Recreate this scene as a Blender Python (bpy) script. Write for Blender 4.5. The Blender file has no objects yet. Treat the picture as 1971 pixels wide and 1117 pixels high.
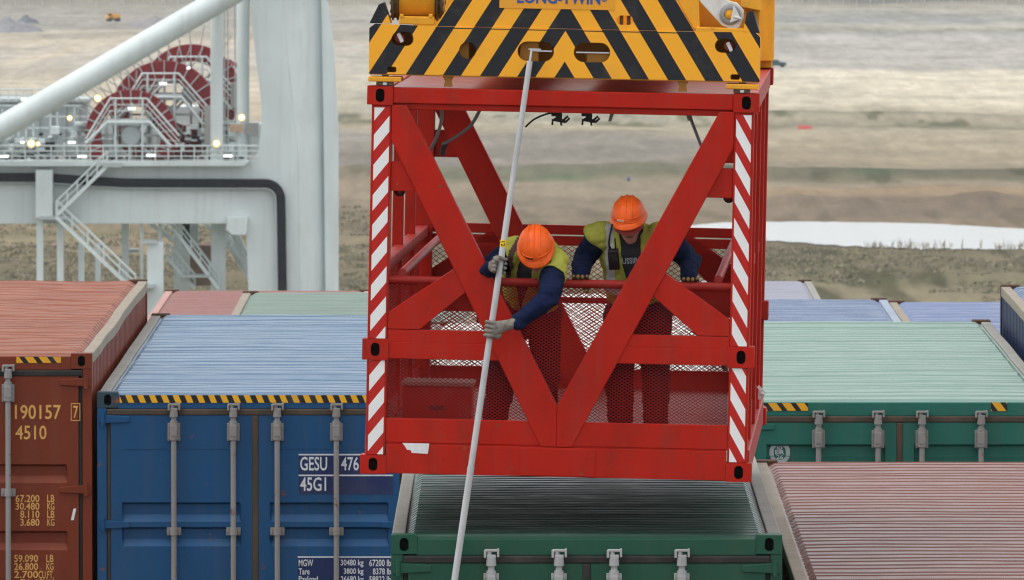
import bpy, bmesh, math, random
import numpy as np
from mathutils import Vector, Matrix, Euler, noise as mnoise
random.seed(7)
SC = bpy.context.scene
COL = SC.collection
F = 20750.0          # focal length in photograph pixels
H = 50.0             # camera height above the ground
CX, CY = 985.5, 558.5
# ------------------------------------------------------------------ camera
cd = bpy.data.cameras.new('camera'); cam = bpy.data.objects.new('camera', cd); COL.objects.link(cam)
cam.location = (0, 0, H)
cam.rotation_euler = (math.radians(90) - math.atan(998.5 / F), 0, math.atan(26.5 / F))
cd.sensor_width = 36; cd.lens = 36 * F / 1971
cd.clip_start = 1; cd.clip_end = 40000
cd.dof.use_dof = True; cd.dof.focus_distance = 67.2
cd.dof.aperture_fstop = (cd.lens / 1000) / 0.0165
SC.camera = cam
RC = cam.rotation_euler.to_matrix()

def W(px, py, Y):
    """world point at distance Y (world y) seen at photograph pixel (px, py)"""
    d = RC @ Vector(((px - CX) / F, -(py - CY) / F, -1))
    return Vector((0, 0, H)) + d * (Y / d.y)

# ------------------------------------------------------------------ helpers
def link(o, parent=None):
    COL.objects.link(o)
    if parent is not None: o.parent = parent
    return o

def tag(o, label=None, cat=None, group=None, kind=None):
    if label: o['label'] = label
    if cat: o['category'] = cat
    if group: o['group'] = group
    if kind: o['kind'] = kind
    return o

def empty(name, loc=(0, 0, 0), mat=None):
    o = bpy.data.objects.new(name, None); o.empty_display_size = .2
    link(o); o.location = loc
    if mat is not None: o.matrix_world = mat
    return o

class MB:
    def __init__(s): s.v = []; s.f = []; s.m = []; s.sm = []; s.cuts = []
    def cut(s): s.cuts.append((len(s.v), len(s.f)))
    def build_pieces(s, name, mats, parent=None, bevel=0):
        """every stretch between cut() marks becomes an object of its own"""
        out = []; c = s.cuts + [(len(s.v), len(s.f))]; p = (0, 0)
        for q in c:
            if q[1] > p[1]:
                t = MB(); t.v = s.v[p[0]:q[0]]; t.f = [[i-p[0] for i in f] for f in s.f[p[1]:q[1]]]; t.m = s.m[p[1]:q[1]]; t.sm = s.sm[p[1]:q[1]]
                out.append(t.build(name, mats, parent, bevel=bevel))
            p = q
        return out
    def add(s, vs, fs, mi=0, smooth=False):
        b = len(s.v); s.v += [tuple(v) for v in vs]
        for f in fs: s.f.append([b + i for i in f]); s.m.append(mi); s.sm.append(smooth)
    def box(s, x0, x1, y0, y1, z0, z1, mi=0):
        s.add([(x0,y0,z0),(x1,y0,z0),(x1,y1,z0),(x0,y1,z0),(x0,y0,z1),(x1,y0,z1),(x1,y1,z1),(x0,y1,z1)],
              [(0,3,2,1),(4,5,6,7),(0,1,5,4),(1,2,6,5),(2,3,7,6),(3,0,4,7)], mi)
    def hexa(s, p, mi=0):
        s.add(p, [(0,3,2,1),(4,5,6,7),(0,1,5,4),(1,2,6,5),(2,3,7,6),(3,0,4,7)], mi)
    def prism(s, poly, y0, y1, mi=0):
        """polygon in (x,z), counter clockwise seen from -y, extruded y0..y1"""
        n = len(poly)
        a = 0
        for i in range(n):
            x0, z0 = poly[i]; x1, z1 = poly[(i+1) % n]; a += x0*z1 - x1*z0
        if a < 0: poly = poly[::-1]
        vs = [(x, y0, z) for x, z in poly] + [(x, y1, z) for x, z in poly]
        fs = [tuple(range(n)), tuple(range(2*n-1, n-1, -1))]
        for i in range(n):
            j = (i+1) % n; fs.append((i, i+n, j+n, j))
        s.add(vs, fs, mi)
    def tube(s, pts, r, n=8, mi=0, cap=True, smooth=True):
        pts = [Vector(p) for p in pts]; k = len(pts)
        rs = r if isinstance(r, (list, tuple)) else [r]*k
        vs = []; fs = []
        up = None
        for i, p in enumerate(pts):
            t = (pts[min(i+1, k-1)] - pts[max(i-1, 0)]).normalized()
            if up is None:
                up = Vector((0,0,1)) if abs(t.z) < .9 else Vector((1,0,0))
            a = (up - t*up.dot(t)).normalized(); up = a; b = t.cross(a)
            for j in range(n):
                w = 2*math.pi*j/n
                vs.append(p + (a*math.cos(w) + b*math.sin(w))*rs[i])
        for i in range(k-1):
            for j in range(n):
                q = (j+1) % n
                fs.append((i*n+j, i*n+q, (i+1)*n+q, (i+1)*n+j))
        s.add(vs, fs, mi, smooth)
        if cap:
            s.add(vs[:n], [tuple(range(n))[::-1]], mi); s.add(vs[-n:], [tuple(range(n))], mi)
    def bar(s, p, q, w, h, up=(0,0,1), mi=0):
        p = Vector(p); q = Vector(q); t = (q-p).normalized(); up = Vector(up)
        a = t.cross(up)
        if a.length < 1e-4: a = t.cross(Vector((1,0,0)))
        a.normalize(); b = a.cross(t)
        a *= w/2; b *= h/2
        s.hexa([p-a-b, p+a-b, q+a-b, q-a-b, p-a+b, p+a+b, q+a+b, q-a+b], mi)
    def lathe(s, prof, c, axis='z', n=24, mi=0, smooth=True):
        c = Vector(c); vs = []; fs = []
        for r, h in prof:
            for j in range(n):
                w = 2*math.pi*j/n; u, v = r*math.cos(w), r*math.sin(w)
                vs.append(c + (Vector((u,v,h)) if axis=='z' else Vector((u,h,v)) if axis=='y' else Vector((h,u,v))))
        for i in range(len(prof)-1):
            for j in range(n):
                q = (j+1) % n
                f = (i*n+j, i*n+q, (i+1)*n+q, (i+1)*n+j)
                fs.append(f if axis != 'y' else f[::-1])
        s.add(vs, fs, mi, smooth)
    def build(s, name, mats, parent=None, bevel=0, loc=None, fix=True):
        me = bpy.data.meshes.new(name)
        me.from_pydata(s.v, [], s.f)
        if not isinstance(mats, (list, tuple)): mats = [mats]
        for m in mats: me.materials.append(m)
        me.polygons.foreach_set('material_index', s.m)
        me.polygons.foreach_set('use_smooth', s.sm)
        me.update()
        if fix:
            bm = bmesh.new(); bm.from_mesh(me); bmesh.ops.recalc_face_normals(bm, faces=bm.faces); bm.to_mesh(me); bm.free()
        o = bpy.data.objects.new(name, me); link(o, parent)
        if loc is not None: o.location = loc
        if bevel:
            b = o.modifiers.new('bevel', 'BEVEL'); b.width = bevel; b.segments = 2; b.limit_method = 'ANGLE'; b.angle_limit = math.radians(40)
        return o

def eval_mesh(o):
    dg = bpy.context.evaluated_depsgraph_get()
    return bpy.data.meshes.new_from_object(o.evaluated_get(dg))

def rounded(cx, cz, w, h, r=None, n=6):
    r = min(w, h)/2 if r is None else r
    pts = []
    for (sx, sz, a0) in ((1,1,0),(-1,1,90),(-1,-1,180),(1,-1,270)):
        for i in range(n+1):
            a = math.radians(a0 + 90*i/n)
            pts.append((cx + sx*(w/2-r) + r*math.cos(a), cz + sz*(h/2-r) + r*math.sin(a)))
    return pts

def plate(name, outline, holes, y0, y1, mat, parent):
    """flat plate with real holes: (x,z) outline, thickness y0..y1"""
    cu = bpy.data.curves.new(name, 'CURVE'); cu.dimensions = '2D'; cu.fill_mode = 'BOTH'
    for poly in [outline] + holes:
        sp = cu.splines.new('POLY'); sp.points.add(len(poly)-1); sp.use_cyclic_u = True
        for p, q in zip(sp.points, poly): p.co = (q[0], q[1], 0, 1)
    cu.extrude = abs(y1-y0)/2
    t = bpy.data.objects.new('tmp', cu); COL.objects.link(t)
    me = eval_mesh(t); bpy.data.objects.remove(t); bpy.data.curves.remove(cu)
    me.transform(Matrix.Translation((0, (y0+y1)/2, 0)) @ Matrix.Rotation(math.radians(90), 4, 'X'))
    me.name = name; me.materials.clear(); me.materials.append(mat)
    o = bpy.data.objects.new(name, me); link(o, parent)
    return o

def text_mesh(name, items, y, mat, parent, thick=.0015, bold=.012):
    """items: (string, x0, z0, w, h): lettering on a plane facing -y, each string fitted into its box; one mesh"""
    bm = bmesh.new()
    for (st, x0, z0, w, h) in items:
        cu = bpy.data.curves.new('t', 'FONT'); cu.body = st; cu.extrude = 0.004; cu.offset = bold; cu.resolution_u = 3
        t = bpy.data.objects.new('tmp', cu); COL.objects.link(t); me = eval_mesh(t)
        bpy.data.objects.remove(t); bpy.data.curves.remove(cu)
        co = np.empty(len(me.vertices)*3); me.vertices.foreach_get('co', co); co = co.reshape(-1, 3)
        a = co.min(0); b = co.max(0)
        out = np.empty_like(co)
        out[:,0] = x0 + (co[:,0]-a[0])/(b[0]-a[0])*w
        out[:,2] = z0 + (co[:,1]-a[1])/(b[1]-a[1])*h
        out[:,1] = y - np.sign(co[:,2])*thick
        me.vertices.foreach_set('co', out.ravel()); bm.from_mesh(me); bpy.data.meshes.remove(me)
    me = bpy.data.meshes.new(name); bm.to_mesh(me); bm.free(); me.materials.append(mat)
    return link(bpy.data.objects.new(name, me), parent)

def text_each(name, items, *a, **k):
    return [text_mesh(name, [it], *a, **k) for it in items]

# ------------------------------------------------------------------ materials
def nodes(m):
    m.use_nodes = True; nt = m.node_tree
    return nt, nt.nodes, nt.links, nt.nodes['Principled BSDF']

def plain(name, col, rough=.5, metal=0, spec=.5, emit=None, estr=0):
    m = bpy.data.materials.new(name); nt, N, L, b = nodes(m)
    b.inputs['Base Color'].default_value = (*col, 1); b.inputs['Roughness'].default_value = rough
    b.inputs['Metallic'].default_value = metal; b.inputs['Specular IOR Level'].default_value = spec
    if emit: b.inputs['Emission Color'].default_value = (*emit, 1); b.inputs['Emission Strength'].default_value = estr
    return m

def mixc(nt, fac, a, b, blend='MIX'):
    n = nt.nodes.new('ShaderNodeMix'); n.data_type = 'RGBA'; n.blend_type = blend
    for sock, v in ((n.inputs[0], fac), (n.inputs[6], a), (n.inputs[7], b)):
        if isinstance(v, (int, float)): sock.default_value = v
        elif isinstance(v, tuple): sock.default_value = (*v, 1) if len(v) == 3 else v
        else: nt.links.new(v, sock)
    return n.outputs[2]

def nz(nt, coord, scale, detail=4, rough=.55, sc=(1,1,1), lo=None, hi=None):
    mp = nt.nodes.new('ShaderNodeMapping'); mp.inputs['Scale'].default_value = sc
    nt.links.new(coord, mp.inputs['Vector'])
    n = nt.nodes.new('ShaderNodeTexNoise'); n.inputs['Scale'].default_value = scale
    n.inputs['Detail'].default_value = detail; n.inputs['Roughness'].default_value = rough
    nt.links.new(mp.outputs[0], n.inputs['Vector'])
    if lo is None: return n.outputs[0]
    r = nt.nodes.new('ShaderNodeMapRange'); r.inputs[1].default_value = lo; r.inputs[2].default_value = hi
    nt.links.new(n.outputs[0], r.inputs[0]); return r.outputs[0]

def paint(name, col, rough=.42, dirt=(.18,.15,.12), dirt_amt=.35, rust=.0, fade=None, fade_amt=.0, scale=1.0, bump=.15, spec=.25, streak=0):
    """weathered paint: faded patches, dirt, rust spots, faint unevenness"""
    m = bpy.data.materials.new(name); nt, N, L, b = nodes(m)
    tc = N.new('ShaderNodeTexCoord').outputs['Object']
    c = mixc(nt, nz(nt, tc, .9*scale, 3, .5, lo=.35, hi=.7), col, tuple(x*.86 for x in col))
    if fade is not None:
        f = nz(nt, tc, 2.1*scale, 6, .65, sc=(1,.5,1), lo=.35, hi=.7)
        mu = N.new('ShaderNodeMath'); mu.operation = 'MULTIPLY'; mu.inputs[1].default_value = fade_amt; L.new(f, mu.inputs[0])
        c = mixc(nt, mu.outputs[0], c, fade)
    if dirt_amt:
        d = nz(nt, tc, 3.3*scale, 8, .7, sc=(1,1,.45), lo=.48, hi=.78)
        mu = N.new('ShaderNodeMath'); mu.operation = 'MULTIPLY'; mu.inputs[1].default_value = dirt_amt; L.new(d, mu.inputs[0])
        c = mixc(nt, mu.outputs[0], c, dirt)
    if streak:
        d = nz(nt, tc, 9*scale, 4, .6, sc=(1,1,.06), lo=.5, hi=.75)
        mu = N.new('ShaderNodeMath'); mu.operation = 'MULTIPLY'; mu.inputs[1].default_value = streak; L.new(d, mu.inputs[0])
        c = mixc(nt, mu.outputs[0], c, (.16,.1,.07))
    if rust:
        r = nz(nt, tc, 7*scale, 8, .72, lo=.64-rust*.12, hi=.70-rust*.12)
        rc = mixc(nt, nz(nt, tc, 22, 4, .6, lo=.3, hi=.7), (.10,.035,.015), (.28,.11,.045))
        c = mixc(nt, r, c, rc)
    L.new(c, b.inputs['Base Color'])
    rr = nz(nt, tc, 4*scale, 5, .6)
    mr = N.new('ShaderNodeMapRange'); mr.inputs[3].default_value = rough-.12; mr.inputs[4].default_value = rough+.16
    L.new(rr, mr.inputs[0]); L.new(mr.outputs[0], b.inputs['Roughness'])
    b.inputs['Specular IOR Level'].default_value = spec
    if bump:
        bp = N.new('ShaderNodeBump'); bp.inputs['Strength'].default_value = bump; bp.inputs['Distance'].default_value = .01
        L.new(nz(nt, tc, 6*scale, 5, .55), bp.inputs['Height']); L.new(bp.outputs[0], b.inputs['Normal'])
    return m

M = {}
M['red'] = paint('cage_red_paint', (.44,.013,.005), .42, dirt=(.16,.02,.010), dirt_amt=.6, scale=1.4, fade=(.50,.026,.012), fade_amt=.4, spec=.13, rust=.08, streak=.14)
M['red_worn'] = paint('cage_red_worn_paint', (.40,.014,.008), .42, dirt=(.30,.22,.2), dirt_amt=.5, scale=1.8, fade=(.42,.05,.04), fade_amt=.5)
M['red_dark'] = paint('rail_red_paint', (.27,.012,.008), .45, dirt=(.15,.04,.03), dirt_amt=.6, scale=3, spec=.2)
M['mesh'] = paint('cage_mesh_paint', (.34,.013,.008), .5, dirt=(.12,.03,.02), dirt_amt=.3, bump=0, spec=.12)
M['white_sheet'] = paint('reflective_white', (.80,.81,.80), .35, dirt=(.45,.43,.4), dirt_amt=.3, bump=0)
M['dark'] = plain('dark_rubber', (.012,.012,.014), .7)
M['gasket'] = paint('door_gasket', (.028,.027,.027), .7, dirt=(.12,.1,.08), dirt_amt=.5)
M['gasket_brown'] = paint('door_gasket_brown', (.07,.055,.042), .7, dirt=(.16,.1,.06), dirt_amt=.7)
M['galv'] = paint('galvanised_steel', (.30,.30,.30), .5, dirt=(.2,.13,.08), dirt_amt=.3, rust=.15, bump=.05)
M['galv_dull'] = paint('galvanised_steel_dull', (.27,.26,.25), .55, dirt=(.15,.1,.07), dirt_amt=.4, rust=.35, bump=.05)
M['steel'] = plain('bare_steel', (.55,.56,.58), .3, 1)
M['alu'] = paint('pole_aluminium', (.50,.52,.525), .42, dirt=(.22,.22,.21), dirt_amt=.6, scale=2, bump=.05)
M['grease'] = paint('greasy_steel', (.10,.075,.05), .35, dirt=(.35,.24,.12), dirt_amt=.7, scale=3)
M['hose'] = plain('grey_hose', (.16,.16,.16), .5)
M['paper'] = paint('torn_paper', (.78,.78,.77), .8, dirt=(.5,.5,.5), dirt_amt=.5, scale=4)
M['dust'] = paint('dusty_rail', (.30,.26,.205), .75, dirt=(.17,.13,.10), dirt_amt=.7, rust=.12, scale=2, spec=.3)
M['dust_grey'] = paint('dusty_grey_rail', (.29,.28,.255), .75, dirt=(.18,.165,.14), dirt_amt=.6, rust=.05, scale=2, spec=.3)
M['rusty_cast'] = paint('rusty_casting', (.07,.035,.022), .75, dirt=(.2,.08,.03), dirt_amt=.8, rust=.5, scale=2.5, spec=.2)
M['ltr_yellow'] = paint('lettering_yellow', (.72,.40,.12), .6, dirt=(.4,.15,.06), dirt_amt=.35, scale=6, bump=0)
M['ltr_white'] = paint('lettering_white', (.68,.71,.74), .6, dirt=(.25,.3,.4), dirt_amt=.35, scale=6, bump=0)
M['ltr_blue'] = plain('lettering_blue', (.02,.075,.30), .5)
M['panel_blue'] = paint('marking_panel_blue', (.016,.03,.105), .6, dirt_amt=.2)
M['black'] = plain('black_plastic', (.008,.008,.009), .45)

def stripes(name, c1, c2, ax, sl, period, duty, off=0, mirror=None, rough=.5, wear=.25):
    """diagonal stripes in object x/z: q = (x or |x-mirror|)*1 + z*sl ; c1 where frac(q/period) < duty"""
    m = bpy.data.materials.new(name); nt, N, L, b = nodes(m)
    tcn = N.new('ShaderNodeTexCoord'); sp = N.new('ShaderNodeSeparateXYZ'); L.new(tcn.outputs['Object'], sp.inputs[0])
    def mth(op, a, c=None):
        n = N.new('ShaderNodeMath'); n.operation = op
        for i, v in enumerate((a, c)):
            if v is None: continue
            if isinstance(v, (int, float)): n.inputs[i].default_value = v
            else: L.new(v, n.inputs[i])
        return n.outputs[0]
    x = sp.outputs[0]
    if mirror is not None: x = mth('ABSOLUTE', mth('SUBTRACT', x, mirror))
    q = mth('ADD', mth('ADD', x, mth('MULTIPLY', sp.outputs[2], sl)), off)
    fr = mth('FRACT', mth('DIVIDE', q, period))
    lt = mth('LESS_THAN', fr, duty)
    c = mixc(nt, lt, c2, c1)
    tc = tcn.outputs['Object']
    d = nz(nt, tc, 5, 8, .7, lo=.52, hi=.8)
    c = mixc(nt, mth('MULTIPLY', d, wear), c, (.25,.2,.14))
    s = nz(nt, tc, 13, 8, .75, lo=.69, hi=.72)
    c = mixc(nt, mth('MULTIPLY', s, min(1, wear*2)), c, (.16,.10,.06))
    L.new(c, b.inputs['Base Color']); b.inputs['Specular IOR Level'].default_value = .22
    mr = N.new('ShaderNodeMapRange'); mr.inputs[3].default_value = rough-.1; mr.inputs[4].default_value = rough+.15
    L.new(nz(nt, tc, 3, 5, .6), mr.inputs[0]); L.new(mr.outputs[0], b.inputs['Roughness'])
    return m
YEL = (.92,.42,.025); BLK = (.016,.018,.022)
HAZE = .00006
# ------------------------------------------------------------------ cargo containers
CW, CL = 2.438, 12.19
HW = CW/2

def casting_mb(w=.162, d=.178, h=.118, slot=(.052,.082), depth_sign=1):
    """open corner casting: front face with an oval hole (dark hollow inside); local origin at lower outer front corner"""
    return w, d, h, slot

def casting(name, parent, x0, x1, y0, y1, z0, z1, mat, hole_x=None, hole_face=True):
    """hollow casting: pierced front plate + open box behind it"""
    t = .018
    if hole_face:
        cx = (x0+x1)/2 if hole_x is None else hole_x
        p = plate(name, [(x0,z0),(x1,z0),(x1,z1),(x0,z1)], [rounded(cx, (z0+z1)/2, .056, .085)], y0, y0+t, mat, parent)
        bm = bmesh.new(); bm.from_mesh(p.data)
        mb = MB()
        mb.box(x0, x1, y0+t, y1, z0, z0+t); mb.box(x0, x1, y0+t, y1, z1-t, z1)
        mb.box(x0, x0+t, y0+t, y1, z0+t, z1-t); mb.box(x1-t, x1, y0+t, y1, z0+t, z1-t); mb.box(x0+t, x1-t, y1-t, y1, z0+t, z1-t, 1)  # near-black back wall: the shade inside the hollow is put into its colour
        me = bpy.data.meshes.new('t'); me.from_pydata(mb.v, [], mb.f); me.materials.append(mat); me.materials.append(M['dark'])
        me.polygons.foreach_set('material_index', mb.m)
        bm.from_mesh(me); bm.to_mesh(p.data); bm.free(); bpy.data.meshes.remove(me)
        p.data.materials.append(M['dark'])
        b = p.modifiers.new('bevel', 'BEVEL'); b.width = .006; b.segments = 2; b.limit_method = 'ANGLE'; b.angle_limit = math.radians(60)
        return p
    mb = MB(); mb.box(x0, x1, y0, y1, z0, z1)
    return mb.build(name, mat, parent, bevel=.008)

def roof_mesh(Ht, rough_amt, seed, pitch=.29):
    """corrugated roof: ribs across the width, running in steps along the length, slightly dented"""
    y0, y1 = .16, CL-.16
    prof = []
    y = y0
    while y < y1 - .02:
        for dy, hh in ((0,0),(.10,0),(.20,1),(.80,1),(.90,0)):
            if y+dy*pitch < y1: prof.append((y+dy*pitch, hh))
        y += pitch
    prof.append((y1, 0))
    xs = [-HW+.075, -HW+.10, -HW+.14] + list(np.linspace(-HW+.2, HW-.2, 26)) + [HW-.14, HW-.10, HW-.075]
    vs = []; fs = []
    nx = len(xs); rv = random.Random(seed); reg = rough_amt < .3; amp = [rv.uniform(*((.88, 1.08) if reg else (.6, 1.2))) for _ in range(90)]; sag = [rv.gauss(0, .0008 if reg else .003)*(1+rough_amt) for _ in range(90)]
    for (yy, hh) in prof:
        rib = round((yy-y0)/pitch)
        for i, x in enumerate(xs):
            e = 0 if i in (0, 1, nx-1, nx-2) else 1
            n1 = mnoise.noise(Vector((x*.9, yy*.28, seed*7.3))); n2 = mnoise.noise(Vector((x*2.3, rib*3.7, seed*3.1+9)))
            z = Ht - .036 + .024*hh*e*(amp[rib] + .25*rough_amt*n2) + e*sag[rib]
            z += e*rough_amt*(.016*n1 + .006*n2) + .012*e*(1-(x/HW)**2)*.5
            vs.append((x, yy, z))
    for j in range(len(prof)-1):
        for i in range(nx-1):
            a = j*nx+i; fs.append((a, a+1, a+nx+1, a+nx))
    mb = MB(); mb.add(vs, fs)
    return mb

def side_mesh(sign, Ht):
    mb = MB(); prof = []
    y = .18
    while y < CL-.2:
        for dy, d in ((0,0),(.07,0),(.105,1),(.175,1),(.21,0)): prof.append((min(y+dy, CL-.18), d))
        y += .28
    vs = []
    for yy, d in prof:
        x = sign*(HW-.012-.034*d)
        vs += [(x, yy, .16), (x, yy, Ht-.09)]
    fs = [(2*i, 2*i+2, 2*i+3, 2*i+1) for i in range(len(prof)-1)]
    mb.add(vs, fs)
    return mb

def locking_bar(parent, x, zt, z0, mat):
    """lock rod with cam and keeper on top, bearing bracket below: bar > bracket"""
    mb = MB(); y = -.052
    mb.tube([(x, y, z0), (x, y, zt-.085)], .0205, 10)
    mb.tube([(x, y, zt-.10), (x, y, zt-.05)], .031, 10)
    mb.box(x-.026, x+.03, y-.02, y+.03, zt-.052, zt-.030)
    mb.tube([(x-.012, y, zt-.034), (x-.012, y, zt-.004)], .017, 8)
    mb.box(x-.040, x+.046, y-.018, y+.02, zt-.012, zt+.004)
    mb.box(x-.046, x-.030, y-.022, y+.045, zt-.05, zt-.002)
    mb.box(x+.036, x+.050, y-.022, y+.045, zt-.046, zt+.006)
    bar = mb.build('locking_bar', mat, parent, bevel=.004)
    mb = MB()
    mb.box(x-.048, x+.048, y+.015, -.0075, zt-.285, zt-.148)
    mb.tube([(x, y, zt-.275), (x, y, zt-.13)], .030, 10)
    mb.box(x-.024, x+.024, y-.032, y-.02, zt-.25, zt-.16)
    for sx in (-1, 1):
        for zz in (zt-.262, zt-.218, zt-.172): mb.tube([(x+sx*.037, y+.017, zz), (x+sx*.037, y+.004, zz)], .0085, 6)
    mb.cut()
    for zz in (zt-.985, zt-2.05):
        if zz > z0+.1:
            mb.box(x-.055, x+.055, y+.018, -.0075, zz-.03, zz+.03)
            mb.tube([(x, y, zz-.028), (x, y, zz+.028)], .029, 10)
            for sx in (-1, 1): mb.tube([(x+sx*.043, y+.02, zz), (x+sx*.043, y+.006, zz)], .009, 6)
            mb.cut()
    mb.build_pieces('bar_bracket', mat, bar, bevel=.003)
    return bar

def door_leaf(parent, x0, x1, z0, z1, Ht, recess, mat, depth=.034):
    """door leaf with pressed horizontal recesses (distances below the roof edge)"""
    y = -.006
    fx = .085
    mb = MB()
    rows = [(z1, 0)]
    for (a, b) in recess:
        za, zb = Ht-a, Ht-b
        if zb < z0+.1: continue
        rows += [(za, 0), (za-.018, 1), (zb+.055, 1), (zb, 0)]
    rows.append((z0, 0))
    xl = (x0, x0+fx, x0+fx+.012, x1-fx-.012, x1-fx, x1)
    vs = []
    for z, d in rows:
        for i, x in enumerate(xl): vs.append((x, y + (depth*d if i in (2, 3) else 0), z))
    fs = []
    for j in range(len(rows)-1):
        for i in range(5):
            a = j*6+i; fs.append((a, a+6, a+7, a+1))
    mb.add(vs, fs)
    # edges and back
    mb.box(x0, x1, .034, .05, z0, z1)
    mb.add([(x0,y,z0),(x0,y,z1),(x0,.034,z1),(x0,.034,z0)], [(0,1,2,3)]); mb.add([(x1,y,z0),(x1,y,z1),(x1,.034,z1),(x1,.034,z0)], [(0,3,2,1)])
    mb.add([(x0,y,z1),(x1,y,z1),(x1,.034,z1),(x0,.034,z1)], [(0,1,2,3)])
    # thin welded seam near the top of the leaf
    mb.box(x0+fx, x1-fx, y-.003, y+.001, z1-.262, z1-.256)
    return mb.build('door', mat, parent)

def container(px_left=None, X=None, h=None, Y=83.0, Ht=2.591, body=None, roof=None, rail=None, cast=None, dent=.3, seed=1,
              recess=((.85,1.0),(1.04,1.19)), bars=(.243,.431,.57,.757), gask=None, metal=None, hinge=(.205,1.02), label='', front=True, hole=True, roof_end=True, pitch=.29):
    root = empty('shipping_container', (X, Y, H-h-Ht))
    tag(root, label, 'container', 'shipping containers stacked on the deck')
    # frame
    mb = MB()
    for sx in (-1, 1):
        a, b = (sx*HW, sx*(HW-.075)); x0, x1 = min(a,b), max(a,b)
        mb.box(x0, x1, .004, .11, .0, Ht-.118); mb.box(x0, x1, CL-.1, CL, 0, Ht-.118)
        mb.box(x0, x1, .11, CL-.1, .0, .15)
    mb.box(-HW+.162, HW-.162, .0, .10, Ht-.128, Ht-.022)         # door header
    mb.box(-HW+.162, HW-.162, CL-.08, CL, Ht-.118, Ht-.02)
    mb.box(-HW+.075, HW-.075, CL-.06, CL-.03, .15, Ht-.118)      # front end wall
    mb.box(-HW+.08, HW-.08, .07, CL-.07, .10, .15)
    mb.box(-HW+.162, HW-.162, .004, .1, 0, .1)
    mb.build('frame', body, root, bevel=.006)
    for sx in (-1, 1):
        a, b = (sx*HW, sx*(HW-.085)); x0, x1 = min(a,b), max(a,b)
        # top side rail, a little bent
        r = MB(); n = 24; vs = []
        for i in range(n+1):
            yy = .178 + (CL-.356)*i/n
            k = dent*.010*mnoise.noise(Vector((yy*.6, seed*3.3, sx*5)))
            vs += [(x0+k, yy, Ht-.10), (x1+k, yy, Ht-.10), (x1+k, yy, Ht-.014+k*.4), (x0+k, yy, Ht-.014+k*.4)]
        fs = []
        for i in range(n):
            for j in range(4): q = (j+1) % 4; fs.append((4*i+j, 4*i+q, 4*i+4+q, 4*i+4+j))
        fs += [(0,3,2,1), (4*n, 4*n+1, 4*n+2, 4*n+3)]
        r.add(vs, fs); r.build('roof_rail', rail, root, bevel=.008)
        side_mesh(sx, Ht).build('side_wall', body, root)
        a, b = (sx*HW, sx*(HW-.162)); x0, x1 = min(a,b), max(a,b)
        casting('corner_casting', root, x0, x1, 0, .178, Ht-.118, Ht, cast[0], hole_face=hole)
        mb = MB(); mb.box(x0, x1, CL-.178, CL, Ht-.118, Ht); mb.build('corner_casting', cast[1], root, bevel=.008)
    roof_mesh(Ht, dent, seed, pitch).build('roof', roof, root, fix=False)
    if roof_end:
        mb = MB(); mb.box(-HW+.162, HW-.162, .10, .165, Ht-.05, Ht-.020); mb.cut(); mb.box(-HW+.162, HW-.162, CL-.165, CL-.08, Ht-.05, Ht-.020)
        mb.build_pieces('roof_edge', roof, root, bevel=.004)
    if not front: return root
    # doors
    zt = Ht-.165; zb = .17
    g = MB()
    g.box(-HW+.075, HW-.075, -.012, .03, zt-.012, Ht-.1285)
    g.cut(); g.box(-.026, .026, -.012, .03, zb, zt-.012); g.cut()
    g.box(-HW+.0755, -HW+.105, .012, .03, zb, zt-.012); g.cut(); g.box(HW-.105, HW-.0755, .012, .03, zb, zt-.012)
    g.build_pieces('door_gasket', gask, root, bevel=.01)
    for sx in (-1, 1):
        x0, x1 = (-HW+.105, -.026) if sx < 0 else (.026, HW-.105)
        d = door_leaf(root, x0, x1, zb, zt-.012, Ht, recess, body)
        for k, bx in enumerate(bars):
            x = -HW + bx*CW
            if (x < 0) == (sx < 0): locking_bar(root, x, Ht-.088, .1, metal)
        hm = MB()
        for hz in hinge + (2.0,):
            z = Ht-hz
            if z < .2: continue
            e = sx*(HW-.012); q = sx*(HW-.25)
            hm.hexa([(e,-.02,z-.036),(q,-.02,z-.024),(q,-.007,z-.024),(e,-.007,z-.036),(e,-.02,z+.036),(q,-.02,z+.018),(q,-.007,z+.018),(e,-.007,z+.036)])
            hm.tube([(sx*(HW-.045), -.022, z-.05), (sx*(HW-.045), -.022, z+.05)], .016, 8); hm.cut()
        hm.build_pieces('hinge', body, d, bevel=.004)
    return root

def strip(root, x0, x1, Ht, mat, h=.066, drop=.026, y=-.004):
    mb = MB(); mb.box(x0, x1, y, -.0005, Ht-drop-h, Ht-drop)
    return mb.build('hazard_strip', mat, root)

# colours (real paint, not what the picture shows)
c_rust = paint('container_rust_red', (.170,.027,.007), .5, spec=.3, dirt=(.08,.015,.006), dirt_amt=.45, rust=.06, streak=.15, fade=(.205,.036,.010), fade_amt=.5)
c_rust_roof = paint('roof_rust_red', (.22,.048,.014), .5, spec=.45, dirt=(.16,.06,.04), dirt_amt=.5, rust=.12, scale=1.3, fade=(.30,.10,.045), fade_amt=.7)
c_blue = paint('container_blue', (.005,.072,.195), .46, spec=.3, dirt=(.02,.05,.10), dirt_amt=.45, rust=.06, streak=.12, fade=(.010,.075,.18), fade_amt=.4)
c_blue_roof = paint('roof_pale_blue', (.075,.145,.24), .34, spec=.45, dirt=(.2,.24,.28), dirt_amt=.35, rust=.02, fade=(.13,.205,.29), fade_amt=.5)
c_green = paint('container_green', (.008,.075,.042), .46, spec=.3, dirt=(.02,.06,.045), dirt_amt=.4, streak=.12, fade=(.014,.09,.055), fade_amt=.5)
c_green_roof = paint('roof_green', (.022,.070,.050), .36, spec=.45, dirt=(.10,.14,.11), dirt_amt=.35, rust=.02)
c_teal = paint('container_teal', (.012,.135,.10), .5, spec=.3, dirt=(.03,.09,.07), dirt_amt=.4, streak=.15, fade=(.025,.15,.115), fade_amt=.5)
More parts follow.
